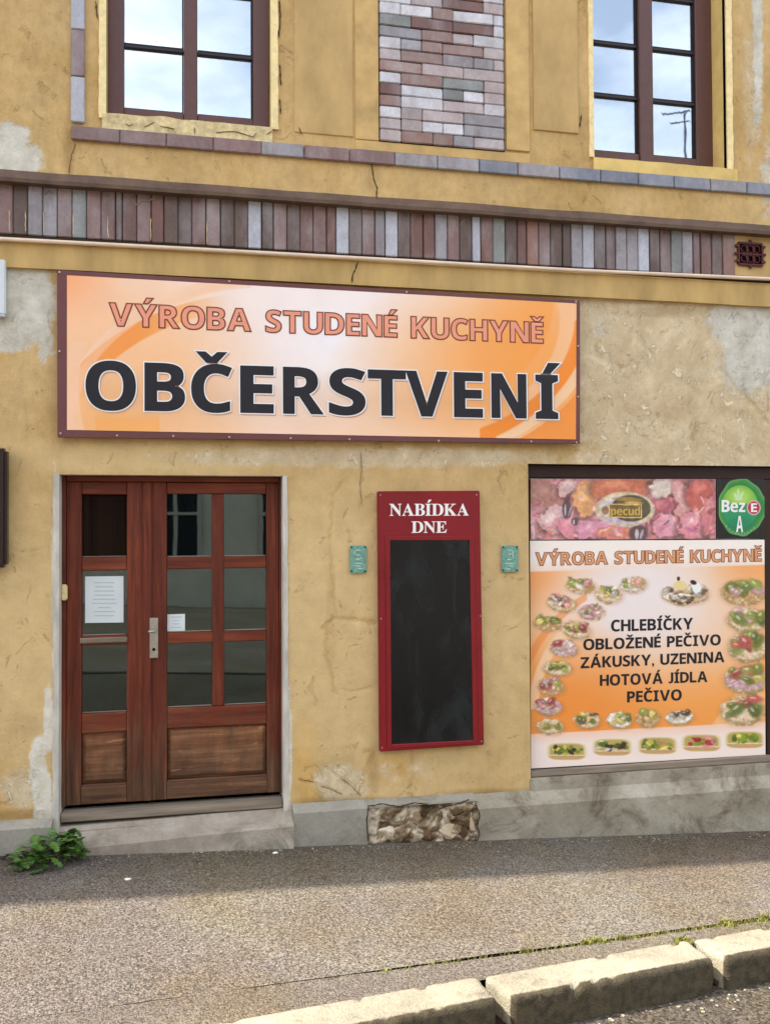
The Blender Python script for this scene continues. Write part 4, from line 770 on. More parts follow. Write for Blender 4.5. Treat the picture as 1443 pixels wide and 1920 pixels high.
def leaf(x0, x1, inner, rowsz, panelz, ztop, zbot):
    """inner: list of (x0,x1) pane columns; rowsz: list of (z0,z1) of pane rows; panelz: (z0,z1)"""
    o = slab('door_leaf', rect(x0, inner[0][0], zbot, ztop), YD, YD+.045, M['wood'], B, .003)
    slab('stile', rect(inner[-1][1], x1, zbot, ztop), YD, YD+.045, M['wood'], o, .003)
    xa, xb = inner[0][0]+.0008, inner[-1][1]-.0008
    zs = [ztop]
    for r_ in rowsz: zs += [r_[1], r_[0]]
    zs += [panelz[1], panelz[0], zbot]
    for k in range(0, len(zs), 2):
        slab('rail', rect(xa, xb, zs[k+1]+.0004, zs[k]-.0004), YD+.002, YD+.044, M['woodh'], o, .004)
    for (c0, c1), (d0, d1) in zip(inner, inner[1:]): slab('muntin', rect(c1, d0, rowsz[-1][0]+.001, rowsz[0][1]-.001), YD-.001, YD+.043, M['wood'], o, .004)
    for r_ in rowsz:
        for c0, c1 in inner:
            slab('pane' if (len(inner) > 1 or r_ is not rowsz[0]) else 'boarding', rect(c0+.0015, c1-.0015, r_[0]+.001, r_[1]-.001), YD+.026, YD+.030, M['glassdoor'] if (len(inner) > 1 or r_ is not rowsz[0]) else M['curtain'], o, 0)
            slab('putty', rect(c0+.002, c1-.002, r_[0]+.0015, r_[0]+.007), YD+.012, YD+.0255, M['sillwood'], o, .002)
    bm = prism_bm(rect(xa+.002, xb-.002, panelz[0]+.002, panelz[1]-.002), YD+.026, YD+.04)
    f = [f for f in bm.faces if f.normal.y < -.9 or all(abs(v.co.y-(YD+.026)) < 1e-5 for v in f.verts)][0]
    bmesh.ops.inset_region(bm, faces=[f], thickness=.03, depth=0); bmesh.ops.translate(bm, verts=f.verts, vec=(0,-.016,0))
    link('panel', bm_mesh(bm), M['panelwood'], o, at=((x0+x1)/2, YD+.04, panelz[0]))
    return o
zt_ = dz(903)-.002
rl = [(dz(1045),dz(927)),(dz(1192),dz(1070)),(dz(1337),dz(1210))]
L1 = leaf(dx(124)+.001, dx(270), [(dx(153),dx(238))], rl, (dz(1470),dz(1374)), zt_, zth+.004)
d4 = lambda py: dz(py, 405)
rr_ = [(d4(1044),d4(926)),(d4(1184),d4(1066)),(d4(1324),d4(1204))]
L2 = leaf(dx(284), dx(524)-.001, [(dx(313),dx(398)),(dx(420),dx(500))], rr_, (d4(1458),d4(1362)), zt_, zth+.004)
slab('astragal', rect(dx(268), dx(285), zth+.006, zt_-.001), YD-.016, YD-.0012, M['wood'], L2, .005, seg=2)
slab('kick_board', rect(dx(153), dx(238), zth+.008, dz(1474)), YD-.006, YD+.0012, M['panelwood'], L1, .002)
slab('kick_board', rect(dx(313), dx(500), zth+.008, d4(1462)), YD-.006, YD+.0012, M['panelwood'], L2, .002)
# handle on its long plate
slab('handle_plate', rect(dx(281), dx(297), dz(1233,290), dz(1158,290)), YD-.022, YD-.017, M['metal'], L2, .003)
hx, hz_ = dx(289), dz(1181,290)
bm = tube_bm([(hx, YD-.022, hz_), (hx, YD-.058, hz_), (hx+.01, YD-.066, hz_), (hx-.028, YD-.066, hz_-.002)], [.009,.008,.008,.007], 10)
link('handle', bm_mesh(bm, True), M['metal'], L2, at=(hx, YD-.022, hz_))
bm = tube_bm([(hx, YD-.0225, hz_-.105), (hx, YD-.028, hz_-.105)], .0085, 12); link('keyhole', bm_mesh(bm), M['hole'], L2, at=(hx, YD-.022, hz_-.105))
slab('mail_slot', rect(dx(150), dx(239), dz(1205), dz(1195)), YD-.014, YD+.001, M['sillwood'], L1, .004)
slab('latch_box', rect(dx(117)-.002, dx(128), dz(1123), dz(1094)), YD-.05, YD-.013, M['cream'], B, .006, seg=2)
# threshold and step
zsill = W(320, 1514, .03)[1]; zsb = W(320, 1529, .03)[1]
slab('threshold', rect(DX0+.002, DX1-.002, zsb, zsill), .03, YD+.05, M['sillwood'], B, .005, seg=2)
YP = -.08; YS = -.11
zst = (W(159,1587,YS)[1]+W(543,1547,YS)[1])/2
sx0, sx1 = W(100,1600,YS)[0], W(551,1560,YS)[0]
zl_, zr_ = W(159,1587,YS)[1], W(543,1547,YS)[1]; tl_ = (zr_-zl_)/(W(543,1547,YS)[0]-W(159,1587,YS)[0]); zmid = zst+(zsb-.012-zst)*.72
extrude_x('step', [(YS,-.4),(YS+.002,zst-.012),(YS+.012,zst),(-.004,zmid),(-.004,-.4)], sx0, sx1, M['step'], cuts=30, tilt=tl_)
extrude_x('step_tread', [(-.0035,-.4),(-.0035,zmid),(.03,zsb-.012),(YD+.06,zsb-.012),(YD+.06,-.4)], DX0+.001, DX1-.001, M['step'], cuts=20, tilt=tl_*.5)
# plinth
def plinth(x0, x1, zf, zw, mat, yp=YP): return extrude_x('plinth', [(yp,-1.0),(yp,zf-.006),(yp+.008,zf),(-.001,zw),(.04,zw),(.04,-1.0)], x0, x1, mat, cuts=max(2,int((x1-x0)/.08)))
plinth(X0, W(96,1560,YP)[0], W(40,1552,YP)[1], W(40,1536,0)[1], M['plinthgrey'])
xb0, xb1 = W(690,1540,YP)[0], W(895,1540,YP)[0]
plinth(sx1+.002, xb0, line_z([(557,1525),(686,1513)],YP), line_z([(557,1509),(686,1496)],0), M['plinthgrey'])
plinth(xb1, X1, line_z([(900,1511),(1440,1480)],YP), line_z([(900,1486),(1440,1452)],0), M['concrete'])
zbt = line_z([(690,1512),(895,1500)],YP); zbw = line_z([(690,1498),(895,1486)],0)
extrude_x('plinth_ledge', [(YP+.004,zbt-.010),(YP+.006,zbt),(-.001,zbw),(.02,zbw),(.02,zbt-.04)], xb0+.001, xb1-.001, M['plinthgrey'], cuts=24)
nx_, nz_ = 90, 44; X_, Z_ = np.meshgrid(np.linspace(xb0+.001, xb1-.001, nx_), np.linspace(gz(1.5)-.08, zbt-.011, nz_)); Y_ = np.zeros_like(X_)
for a in range(nz_):
    for b_ in range(nx_):
        p = Vector((X_[a,b_]*7, 2.2, Z_[a,b_]*9)); ce = noise.voronoi(p*.8)[0]
        Y_[a,b_] = -.066-.035*(min(.5, ce[1]-ce[0])-.15)-.02*noise.noise(p*2.2)-.010*noise.noise(p*6)
i_ = np.arange(nx_*nz_).reshape(nz_, nx_); me = grid_mesh(np.stack([X_,Y_,Z_],-1).reshape(-1,3), np.stack([i_[:-1,:-1], i_[:-1,1:], i_[1:,1:], i_[1:,:-1]],-1).reshape(-1,4)); me.shade_smooth()
link('masonry', me, M['masonry'], B, at=(X_[0,0], -.05, Z_[0,0]))
rs = random.Random(3)
for px, py, rx_, rz_, mt in [(722,1560,24,16,'rubble3'),(748,1552,15,11,'rubble'),(838,1560,24,18,'rubble3'),(884,1545,8,32,'rubble3'),(735,1527,20,10,'rubble2'),(790,1530,22,12,'rubble'),(858,1522,22,10,'rubble2'),(800,1562,16,14,'rubble2'),(866,1556,12,18,'rubble2'),(770,1566,18,8,'rubble')]:
    bm = bmesh.new(); x_, z_ = W(px, py, YP+.03)
    for k in range(16):
        v = Vector((rs.uniform(-1,1), rs.uniform(-1,1), rs.uniform(-1,1))).normalized(); bm.verts.new((v.x*rx_/335, v.y*.026, v.z*rz_/335))
    r_ = bmesh.ops.convex_hull(bm, input=bm.verts[:]); bmesh.ops.bevel(bm, geom=bm.edges[:], offset=.0022, segments=1, affect='EDGES')
    for v in bm.verts: v.co.x = max(xb0+.004-x_, min(xb1-.004-x_, v.co.x)); v.co.z = min(v.co.z, zbt-.014-z_)
    bmesh.ops.translate(bm, verts=bm.verts[:], vec=(x_, -.056, z_)); link('stone', bm_mesh(bm), M[mt], B, at=(x_, -.056, z_))

ribbon('crack', [(690,1580),(688,1545),(690,1511),(716,1507),(748,1512),(776,1506),(800,1508),(824,1516),(852,1509),(880,1499)], YP-.0045, .006, M['dark'])
ribbon('crack', [(880,1506),(893,1511),(899,1530),(894,1548),(899,1566),(893,1578)], YP-.0045, .006, M['dark'])
# ------------------------------------------------------------------ shop window opening
YW = .06
for pr in (rect(SX0-.03, SX0, SZ0, SZ1), rect(SX1, SX1+.03, SZ0, SZ1), rect(SX0-.03, SX1+.03, SZ1, SZ1+.03)): slab('shop_reveal', pr, .003, YW+.16, M['shopframe'], B, 0)
zp_t = line_z([(993,898),(1430,897)], YW); zp_b = line_z([(993,1442),(1436,1415)], YW)
SW = slab('shop_window', rect(SX0+.001, SX1-.001, zp_t, SZ1-.001), YW-.008, YW+.08, M['shopframe'], B, .004)
slab('frame', rect(W(1433,1200,YW)[0], W(1433,1200,YW)[0]+.07, zp_b, zp_t-.001), YW-.008, YW+.08, M['shopframe'], SW, .004)
slab('frame', rect(SX0+.001, W(994,1200,YW)[0], zp_b, zp_t-.001), YW-.004, YW+.08, M['shopframe'], SW, .002)
slab('pane', rect(W(994,1200,YW)[0]+.001, W(1433,1200,YW)[0]-.001, zp_b, zp_t-.001), YW+.012, YW+.018, M['glassdoor'], SW, 0)
slab('pane', rect(W(1433,1200,YW)[0]+.071, SX1-.001, zp_b, zp_t-.001), YW+.012, YW+.018, M['glassdoor'], SW, 0)
slab('sill_board', rect(SX0+.001, SX1-.001, SZ0+.001, zp_b-.001), .008, YW+.08, M['sillwood'], SW, .006, seg=2)
rough_strip('sill_bed', SX0-.004, X1-.5, line_z([(993,1484),(1440,1452)],0)-.01, SZ0-.0005, -.009, .002, M['concrete'], .003, -1, 12, 'x')
slab('sill_core', rect(SX0-.03, SX1+.03, SZ0-.05, SZ0-.0008), .003, YW+.08, M['concrete'], B, 0)

# ================================================================== SIGNS AND SMALL THINGS
# ---- the big sign
SIG = empty('shop_sign', (W(596, 0, -.05)[0], -.034, W(596, 828, -.05)[1]), 'long orange and white snack shop sign with big black lettering above the door', 'sign')
YSG = -.052
cor = [(107,506),(1087,563),(1087,832),(108,820)]
P4 = pxs(cor, YSG)
slab('backing', [P4[3],P4[2],P4[1],P4[0]], YSG+.001, -.036, M['signframe'], SIG, .002)
def sign_col(PX, PY, s, t):
    X, Y = PX, PY
    c = np.zeros(PX.shape+(3,))+np.array([255,206,166])
    # soft glow in the middle, warm orange to the corners
    c = over(c, ell(X,Y,640,640,300,190,0,1.5)*.7, (255,232,216)); c = over(c, ell(X,Y,635,620,170,130,0,1.8)*.95, (255,250,252))
    c = over(c, ell(X,Y,600,545,230,50,.05,1.4)*.7, (255,240,234)); c = over(c, ell(X,Y,820,780,220,60,0,1.5)*.6, (255,196,144))
    c = over(c, ell(X,Y,960,670,210,110,0,1.3)*.85, (255,168,84)); c = over(c, ell(X,Y,300,700,130,110,0,1.4)*.5, (255,186,120))
    c = over(c, np.clip((X-820)/300,0,1)*np.clip(1.2-np.abs(Y-700)/170,0,1)*.75, (255,172,92))
    c = over(c, np.clip((300-X)/230,0,1)*np.clip((Y-560)/300,0,1)*.55, (255,184,100)); c = over(c, np.clip((500-X)/420,0,1)*np.clip((Y-700)/130,0,1)*.6, (255,172,86))
    c = over(c, np.clip((230-X)/120,0,1)*np.clip((620-Y)/90,0,1)*.8, (255,164,104))
    # sweeping bands
    def arc(cx, cy, rx, ry, w_, col, a, inside=lambda X,Y: True, soft=2.5):
        d = (np.hypot((X-cx)/rx, (Y-cy)/ry)-1)*min(rx, ry); m_ = np.clip((w_/2-np.abs(d))/soft+.5, 0, 1)*a
        return over(c, m_*inside(X,Y), col)
    L = lambda X,Y: (X < 470)
    c = arc(520, 820, 400, 300, 22, (255,212,178), .9, L); c = arc(520, 830, 408, 270, 30, (252,152,66), .85, lambda X,Y: (X<430)*np.clip((430-X)/170,0,1)*np.clip((760-Y)/90,0,1))
    c = arc(500, 800, 372, 268, 14, (255,206,168), .6, L)
    c = over(c, np.clip((178-X-(Y-700)*.04)/3,0,1)*np.clip((Y-640)/60,0,1)*np.clip((X-146-(Y-700)*.22)/3,0,1)*.0, (255,210,170))
    c = arc(300, 730, 165, 220, 26, (255,206,168), .85, lambda X,Y: (X<200)*(Y>640))
    c = over(c, ((X-168)-(Y-700)*.12 > 0)*(X<300)*np.clip((Y-770)/20,0,1)*.45, (255,168,74))
    Rr = lambda X,Y: (X > 900)
    c = over(c, ell(X,Y,840,560,198,190,0,.03)*(X>880)*np.clip((X-880)/120,0,1)*.55, (255,160,62))
    c = arc(800, 600, 265, 210, 26, (255,200,150), .8, lambda X,Y: (X>960)); c = arc(760, 590, 335, 250, 26, (252,142,44), .9, lambda X,Y: (X>900)*(Y>600))
    c = arc(740, 590, 375, 275, 16, (255,214,172), .85, lambda X,Y: (X>930)*(Y>640)); c = over(c, (np.hypot((X-740)/395,(Y-590)/288)>1)*(X>940)*(Y>680)*.8, (250,146,54))
    # halo printed under the big letters
    h = np.clip(1-np.abs(Y-(742+(X-163)*.019))/62, 0, 1)*np.clip((X-150)/30,0,1)*np.clip((1065-X)/30,0,1)
    c = c*(1-.05*h[...,None])
    c = c*(1-(.03*fbm(X/40,Y/40,3))[...,None])
    return c
i4 = [(126,516),(1080,569),(1079,824),(126,806)]
sheet('printed_face', *i4, YSG-.0008, 470, 150, sign_col, M['print'], SIG)
yt = YSG-.002
a4 = ((162,679),(1044,706),(162,767))
SPN = [(162,254),(272.5,346),(360,434),(452,512),(532,605),(618,684),(691,760),(762,838),(852,904),(922,986),(1005,1045)]
text('letter_shadow', 'OBČERSTVENÍ', *a4, yt, M['inkglow'], SIG, off=.022, dx=.009, dz=-.010, spans=SPN, joined=True)
text('letter_outline', 'OBČERSTVENÍ', *a4, yt-.001, M['inkwhite'], SIG, off=.040, spans=SPN, joined=True)
text('letter', 'OBČERSTVENÍ', *a4, yt-.002, M['ink'], SIG, off=.014, spans=SPN)
b4 = ((206,569),(1017,606),(206,610))
text('letter_outline', 'VÝROBA STUDENÉ KUCHYNĚ', *b4, yt, M['inkbrown'], SIG, off=.046, track=1.45, joined=True)
text('letter', 'VÝROBA STUDENÉ KUCHYNĚ', *b4, yt-.0014, M['inksalmon'], SIG, off=-.012, track=1.45)
for px, py in [(114,814),(220,818),(325,819),(430,821),(545,823),(655,825),(822,828),(995,829),(1080,831),(112,512),(430,529),(762,549),(1079,567),(1083,650),(1083,745),(112,660)]:
    x_, z_ = W(px, py, YSG); slab('screw', [(x_+.006*math.cos(t), z_+.004+.006*math.sin(t)) for t in np.linspace(0, 2*math.pi, 9)[:-1]], YSG-.004, YSG+.0005, M['screw'], SIG, .001)

# ---- the red menu board
MB = empty('menu_board', (W(806,0,-.04)[0], -.008, W(806,1400,-.04)[1]), 'tall red framed black menu board hanging between the door and the shop window', 'menu board')
YM = -.045
P4 = pxs([(712,1410),(907,1397),(899,920),(708,921)], YM)
slab('frame', P4, YM, -.009, M['red'], MB, .004, seg=2)
P4 = pxs([(733,1398),(888,1389),(881,1011),(730,1010)], YM-.003)
slab('chalkboard', P4, YM-.003, YM-.0005, M['black'], MB, .001)
for pr in ([(726,1403),(734,1402),(731,1006),(723,1006)], [(887,1394),(895,1393),(888,1006),(880,1006)]): slab('bead', pxs(pr, YM-.007), YM-.008, YM-.0006, M['red'], MB, .002)
slab('bead', pxs([(734,1403),(887,1394),(887,1388),(734,1396)], YM-.007), YM-.0075, YM-.0006, M['red'], MB, .002)
slab('bead', pxs([(730,1013),(881,1013),(881,1006),(730,1006)], YM-.007), YM-.0075, YM-.0006, M['red'], MB, .002)
text('letter', 'NABÍDKA', (730,944), (878,944), (730,967), YM-.001, M['inkwhite'], MB, serif=True, off=.006)
text('letter', 'DNE', (771,977), (837,977), (771,999), YM-.001, M['inkwhite'], MB, serif=True, off=.006)
for px, py in ((714,1160),(900,1155),(716,1402),(902,1390),(713,928),(893,928)):
    x_, z_ = W(px, py, YM); slab('screw', [(x_+.004*math.cos(t), z_+.004*math.sin(t)) for t in np.linspace(0, 2*math.pi, 9)[:-1]], YM-.002, YM+.0005, M['screw'], MB, .0006)

# ---- two little green plates
for (x0, y0, x1, y1), lab, dig in (((656,1023,687,1075), 'small faded green enamel plate on the plaster left of the red menu board', '5'), ((940,1023,971,1073), 'small faded green enamel plate between the red menu board and the shop window', '3')):
    t_ = empty('utility_plate', (W((x0+x1)/2,0,-.014)[0], -.009, W(x0,y1,-.014)[1]), lab, 'plate', 'small green enamel plates')
    P4 = pxs([(x0,y1),(x1,y1-1),(x1,y0),(x0,y0)], -.014); slab('plate', P4, -.016, -.010, M['plategreen'], t_, .002)
    for px, py in ((x0+3,y0+3),(x1-3,y0+3),(x0+3,y1-4),(x1-3,y1-4)):
        x_, z_ = W(px, py, -.016); slab('rivet', [(x_+.005*math.cos(t), z_+.005*math.sin(t)) for t in np.linspace(0, 2*math.pi, 7)[:-1]], -.019, -.0155, M['hole'], t_, 0)
    cx = (x0+x1)/2
    segs = [[(-6,8),(5,8)],[(-6,8),(-6,17)],[(-6,17),(4,17)],[(4,17),(5,24)],[(5,24),(-6,26)],[(-9,33),(9,33)],[(-9,38),(6,38)],[(-2,43),(9,43)]] if dig == '5' else [[(-6,8),(5,8)],[(5,8),(5,25)],[(-4,16),(4,16)],[(5,25),(-6,26)],[(-9,33),(9,33)],[(-5,38),(9,38)],[(-9,43),(2,43)]]
    for sg in segs:
        P = [(cx+u, y0+v) for u, v in sg]; ribbon('mark', P, -.0172, .008, M['platemark'], t_)

# ---- sheets stuck in the shop window
YB = YW-.010
def noise_meat(PX, PY, s, t):
    X, Y = PX, PY; c = np.zeros(PX.shape+(3,))+np.array([196,120,118])
    n1 = fbm(X/26, Y/22, 31, 4); n2 = fbm(X/8, Y/6, 37, 3); n3 = fbm(X/16,Y/16,41,4); n4 = fbm(X/14,Y/14,47,4)
    c = over(c, np.clip((n1-.5)*5,0,1)*.8, (222,150,158)); c = over(c, np.clip((.42-n1)*7,0,1)*.9, (84,38,34))
    rg = np.random.default_rng(12)
    def item(cx, cy, rx, ry, ang, col, hi, lo):
        nonlocal c
        Xw, Yw = X+(n3-.5)*26, Y+(n4-.5)*22; m_ = ell(Xw, Yw, cx, cy, rx, ry, ang, .14); ca, sa = math.cos(ang), math.sin(ang); u = ((X-cx)*ca+(Y-cy)*sa)/rx; v = (-(X-cx)*sa+(Y-cy)*ca)/ry
        c = over(c, ell(X+1, Y-3, cx, cy, rx*1.1, ry*1.12, ang, .3)*.55, (70,30,30)); c = over(c, m_, col)
        u = u+(n3-.5)*1.2; st_ = np.clip(n2*1.6-.3+.3*np.sin(u*9+n3*9),0,1)
        c = over(c, m_*st_*.6, lo); c = over(c, m_*np.clip(.6-np.hypot(u+.2, v+.35),0,1)*1.2, hi)
    item(1016,932,42,30,.1,(176,116,98),(206,150,130),(130,74,62)); item(1000,980,24,34,.2,(206,140,140),(232,176,176),(170,96,100))
    item(1062,912,16,22,.6,(226,190,186),(245,226,222),(190,130,124)); item(1040,975,30,24,-.4,(236,204,196),(250,232,226),(196,120,130))
    item(1098,935,24,34,.05,(246,176,96),(255,214,140),(214,120,60)); item(1160,915,56,26,0,(214,108,62),(240,150,92),(160,64,40))
    item(1075,990,34,20,.3,(240,146,160),(255,196,200),(206,96,116)); item(1115,992,34,18,-.2,(236,150,176),(255,200,214),(196,104,140))
    item(1160,1000,40,14,0,(232,128,92),(250,170,130),(186,84,62)); item(1244,915,20,24,0,(226,214,196),(245,238,226),(196,170,150))
    item(1240,950,24,18,0,(186,84,96),(214,120,130),(130,44,60)); item(1250,985,28,24,.3,(240,160,176),(255,206,214),(196,90,110))
    item(1280,950,14,56,-.25,(226,160,150),(250,200,190),(176,100,96)); item(1312,925,30,30,.1,(206,84,66),(236,130,104),(150,44,40))
    item(1300,985,34,26,-.4,(236,140,150),(255,190,196),(190,84,100)); item(1330,965,14,40,.2,(222,120,116),(245,170,160),(160,60,66))
    for k in range(70):
        cx, cy = rg.uniform(995,1340), rg.uniform(935,1012); ang = rg.uniform(0,3.1); m_ = ell(X+(n3-.5)*14,Y+(n4-.5)*14,cx,cy,rg.uniform(3,12),rg.uniform(1.5,4),ang,.35)
        c = over(c, m_*.7, [(250,196,206),(236,120,140),(255,226,220),(120,40,50),(226,110,80),(206,90,150)][k%6])
    # dark knot of sausages under the oval, and at the left
    for cx, cy, rx, ry in ((1196,1000,18,16),(1062,955,9,18),(1078,978,8,8)): c = over(c, ell(X,Y,cx,cy,rx,ry,0,.3)*.9, (50,34,40)); c = over(c, ell(X,Y,cx-3,cy+1,rx*.2,ry*.6,0,.3)*.9, (200,196,200)); c = over(c, ell(X,Y,cx+6,cy+2,rx*.15,ry*.6,0.3,.3)*.7, (190,180,186))
    # the oval badge: silver rim, pale left, dark olive field
    c = over(c, ell(X,Y,1171,955,56,33,0,.05), (206,190,166)); c = over(c, ell(X,Y,1171,955,52,30,0,.05), (232,204,124)); c = over(c, ell(X,Y,1171,955,48,27,0,.06), (208,204,206))
    c = over(c, ell(X,Y,1165,972,40,12,0,.4)*.6, (206,176,206)); c = over(c, ell(X,Y,1182,953,37,25,0,.08), (48,50,22))
    c = over(c, ell(X,Y,1134,957,7,8,0,.2), (150,96,44))
    c = over(c, ell(X,Y,1176,936,26,4,.05,.4)*.85, (172,120,30)); c = over(c, ell(X,Y,1186,943,18,3,0,.4)*.85, (226,186,70))
    r_ = lambda x0,x1,y0,y1: ((X>x0)&(X<x1)&(Y>y0)&(Y<y1))*1.0
    c = over(c, r_(1140,1203,945,971), (222,186,78)); c = over(c, r_(1142,1201,947,969), (92,66,16))
    sp = np.clip((X-1333)/4,0,1)*.5+np.clip((904-Y)/5,0,1)*.5
    c = over(c, sp, (160,84,90))
    c = c*.74+np.array([232,204,200])*.26; return c*(.80+.40*n2[...,None])
mban = empty('meat_banner', (W(1167,0,YB)[0], YB+.003, W(1167,1010,YB)[1]), 'pink photo banner of sausages and ham with an oval badge, top of the shop window', 'banner')
sheet('printed_face', (994,898),(1341,898),(1341,1010),(994,1012), YB, 348, 114, noise_meat, M['print'], mban)
text('letter', 'pecud', (1144,951),(1199,951),(1144,966), YB-.0012, M['inkgold'], mban, off=.01)
P4 = pxs([(994,1012),(1341,1010),(1341,898),(994,898)], YB+.001); slab('backing', P4, YB+.0008, YB+.003, M['sheet'], mban, 0)
# badge sheet
def badge_col(PX, PY, s, t):
    X, Y = PX, PY; c = np.zeros(PX.shape+(3,))+np.array([22,22,14])
    n1 = fbm(X/9, Y/9, 51); c = over(c, np.clip((n1-.55)*6,0,1)*.5, (44,50,22))
    def blob(sc, col, c, a=1):
        u = (X-1388)/sc/1.0; v = (Y-951)/sc/1.28; ang = np.arctan2(v, u); rr = np.hypot(u, v); lim = 40*(1+.20*np.exp(-(ang/.42)**2)+.02*np.cos(ang*9))
        return over(c, np.clip((lim-rr)/1.4+.5,0,1)*a, col)
    c = blob(1.06, (120,160,96), c); c = blob(1.0, (58,150,62), c); c = blob(.9, (46,132,66), c)
    c = over(c, ell(X,Y,1386,950,34,40,0,.06), (40,150,96)); up = (Y < 944)
    c = over(c, ell(X,Y,1386,946,33,36,0,.06)*up, (128,190,60)); c = over(c, ell(X,Y,1386,932,20,16,0,.8)*up*.7, (196,226,110))
    c = over(c, ell(X,Y,1386,985,24,14,0,.7)*.5, (24,120,90))
    c = over(c, ell(X,Y,1412,952,13,14,0,.1), (228,190,190)); c = over(c, ell(X,Y,1412,952,11,12,0,.1), (196,44,66))
    # sparkle and little letter-like mark
    for cx, cy, rx, ry, a_ in ((1383,925,2.5,9,0),(1389,929,2.5,8,.4),(1378,930,2.5,6,-.4),(1384,936,8,2,0)): c = over(c, ell(X,Y,cx,cy,rx,ry,a_,.4)*.8, (206,236,196))
    d = np.abs(np.hypot((X-1388)/1.0, (Y-951)/1.28)-39); low = (Y > 985)
    c = over(c, np.clip(1.5-d,0,1)*low*np.clip(np.sin(X*1.1),0,1)*.7, (196,226,176))
    return c
bb = empty('green_badge_sheet', (W(1387,0,YB)[0], YB+.003, W(1387,1010,YB)[1]), 'dark sheet with a round green leaf-edged badge and red dot, right of the sausage banner', 'poster')
sheet('printed_face', (1343,898),(1432,898),(1432,1010),(1343,1010), YB, 150, 170, badge_col, M['print'], bb)
P4 = pxs([(1343,1010),(1432,1010),(1432,898),(1343,898)], YB+.001); slab('backing', P4, YB+.0008, YB+.003, M['sheet'], bb, 0)
text('letter', 'Bez', (1352,938),(1396,938),(1352,960), YB-.0012, M['inkwhite'], bb, off=.01)
text('letter', 'E', (1407,944),(1418,944),(1407,960), YB-.0012, M['inkwhite'], bb, off=.005)
text('letter', 'A', (1379,968),(1392,968),(1379,998), YB-.0012, M['inkwhite'], bb, off=.0)

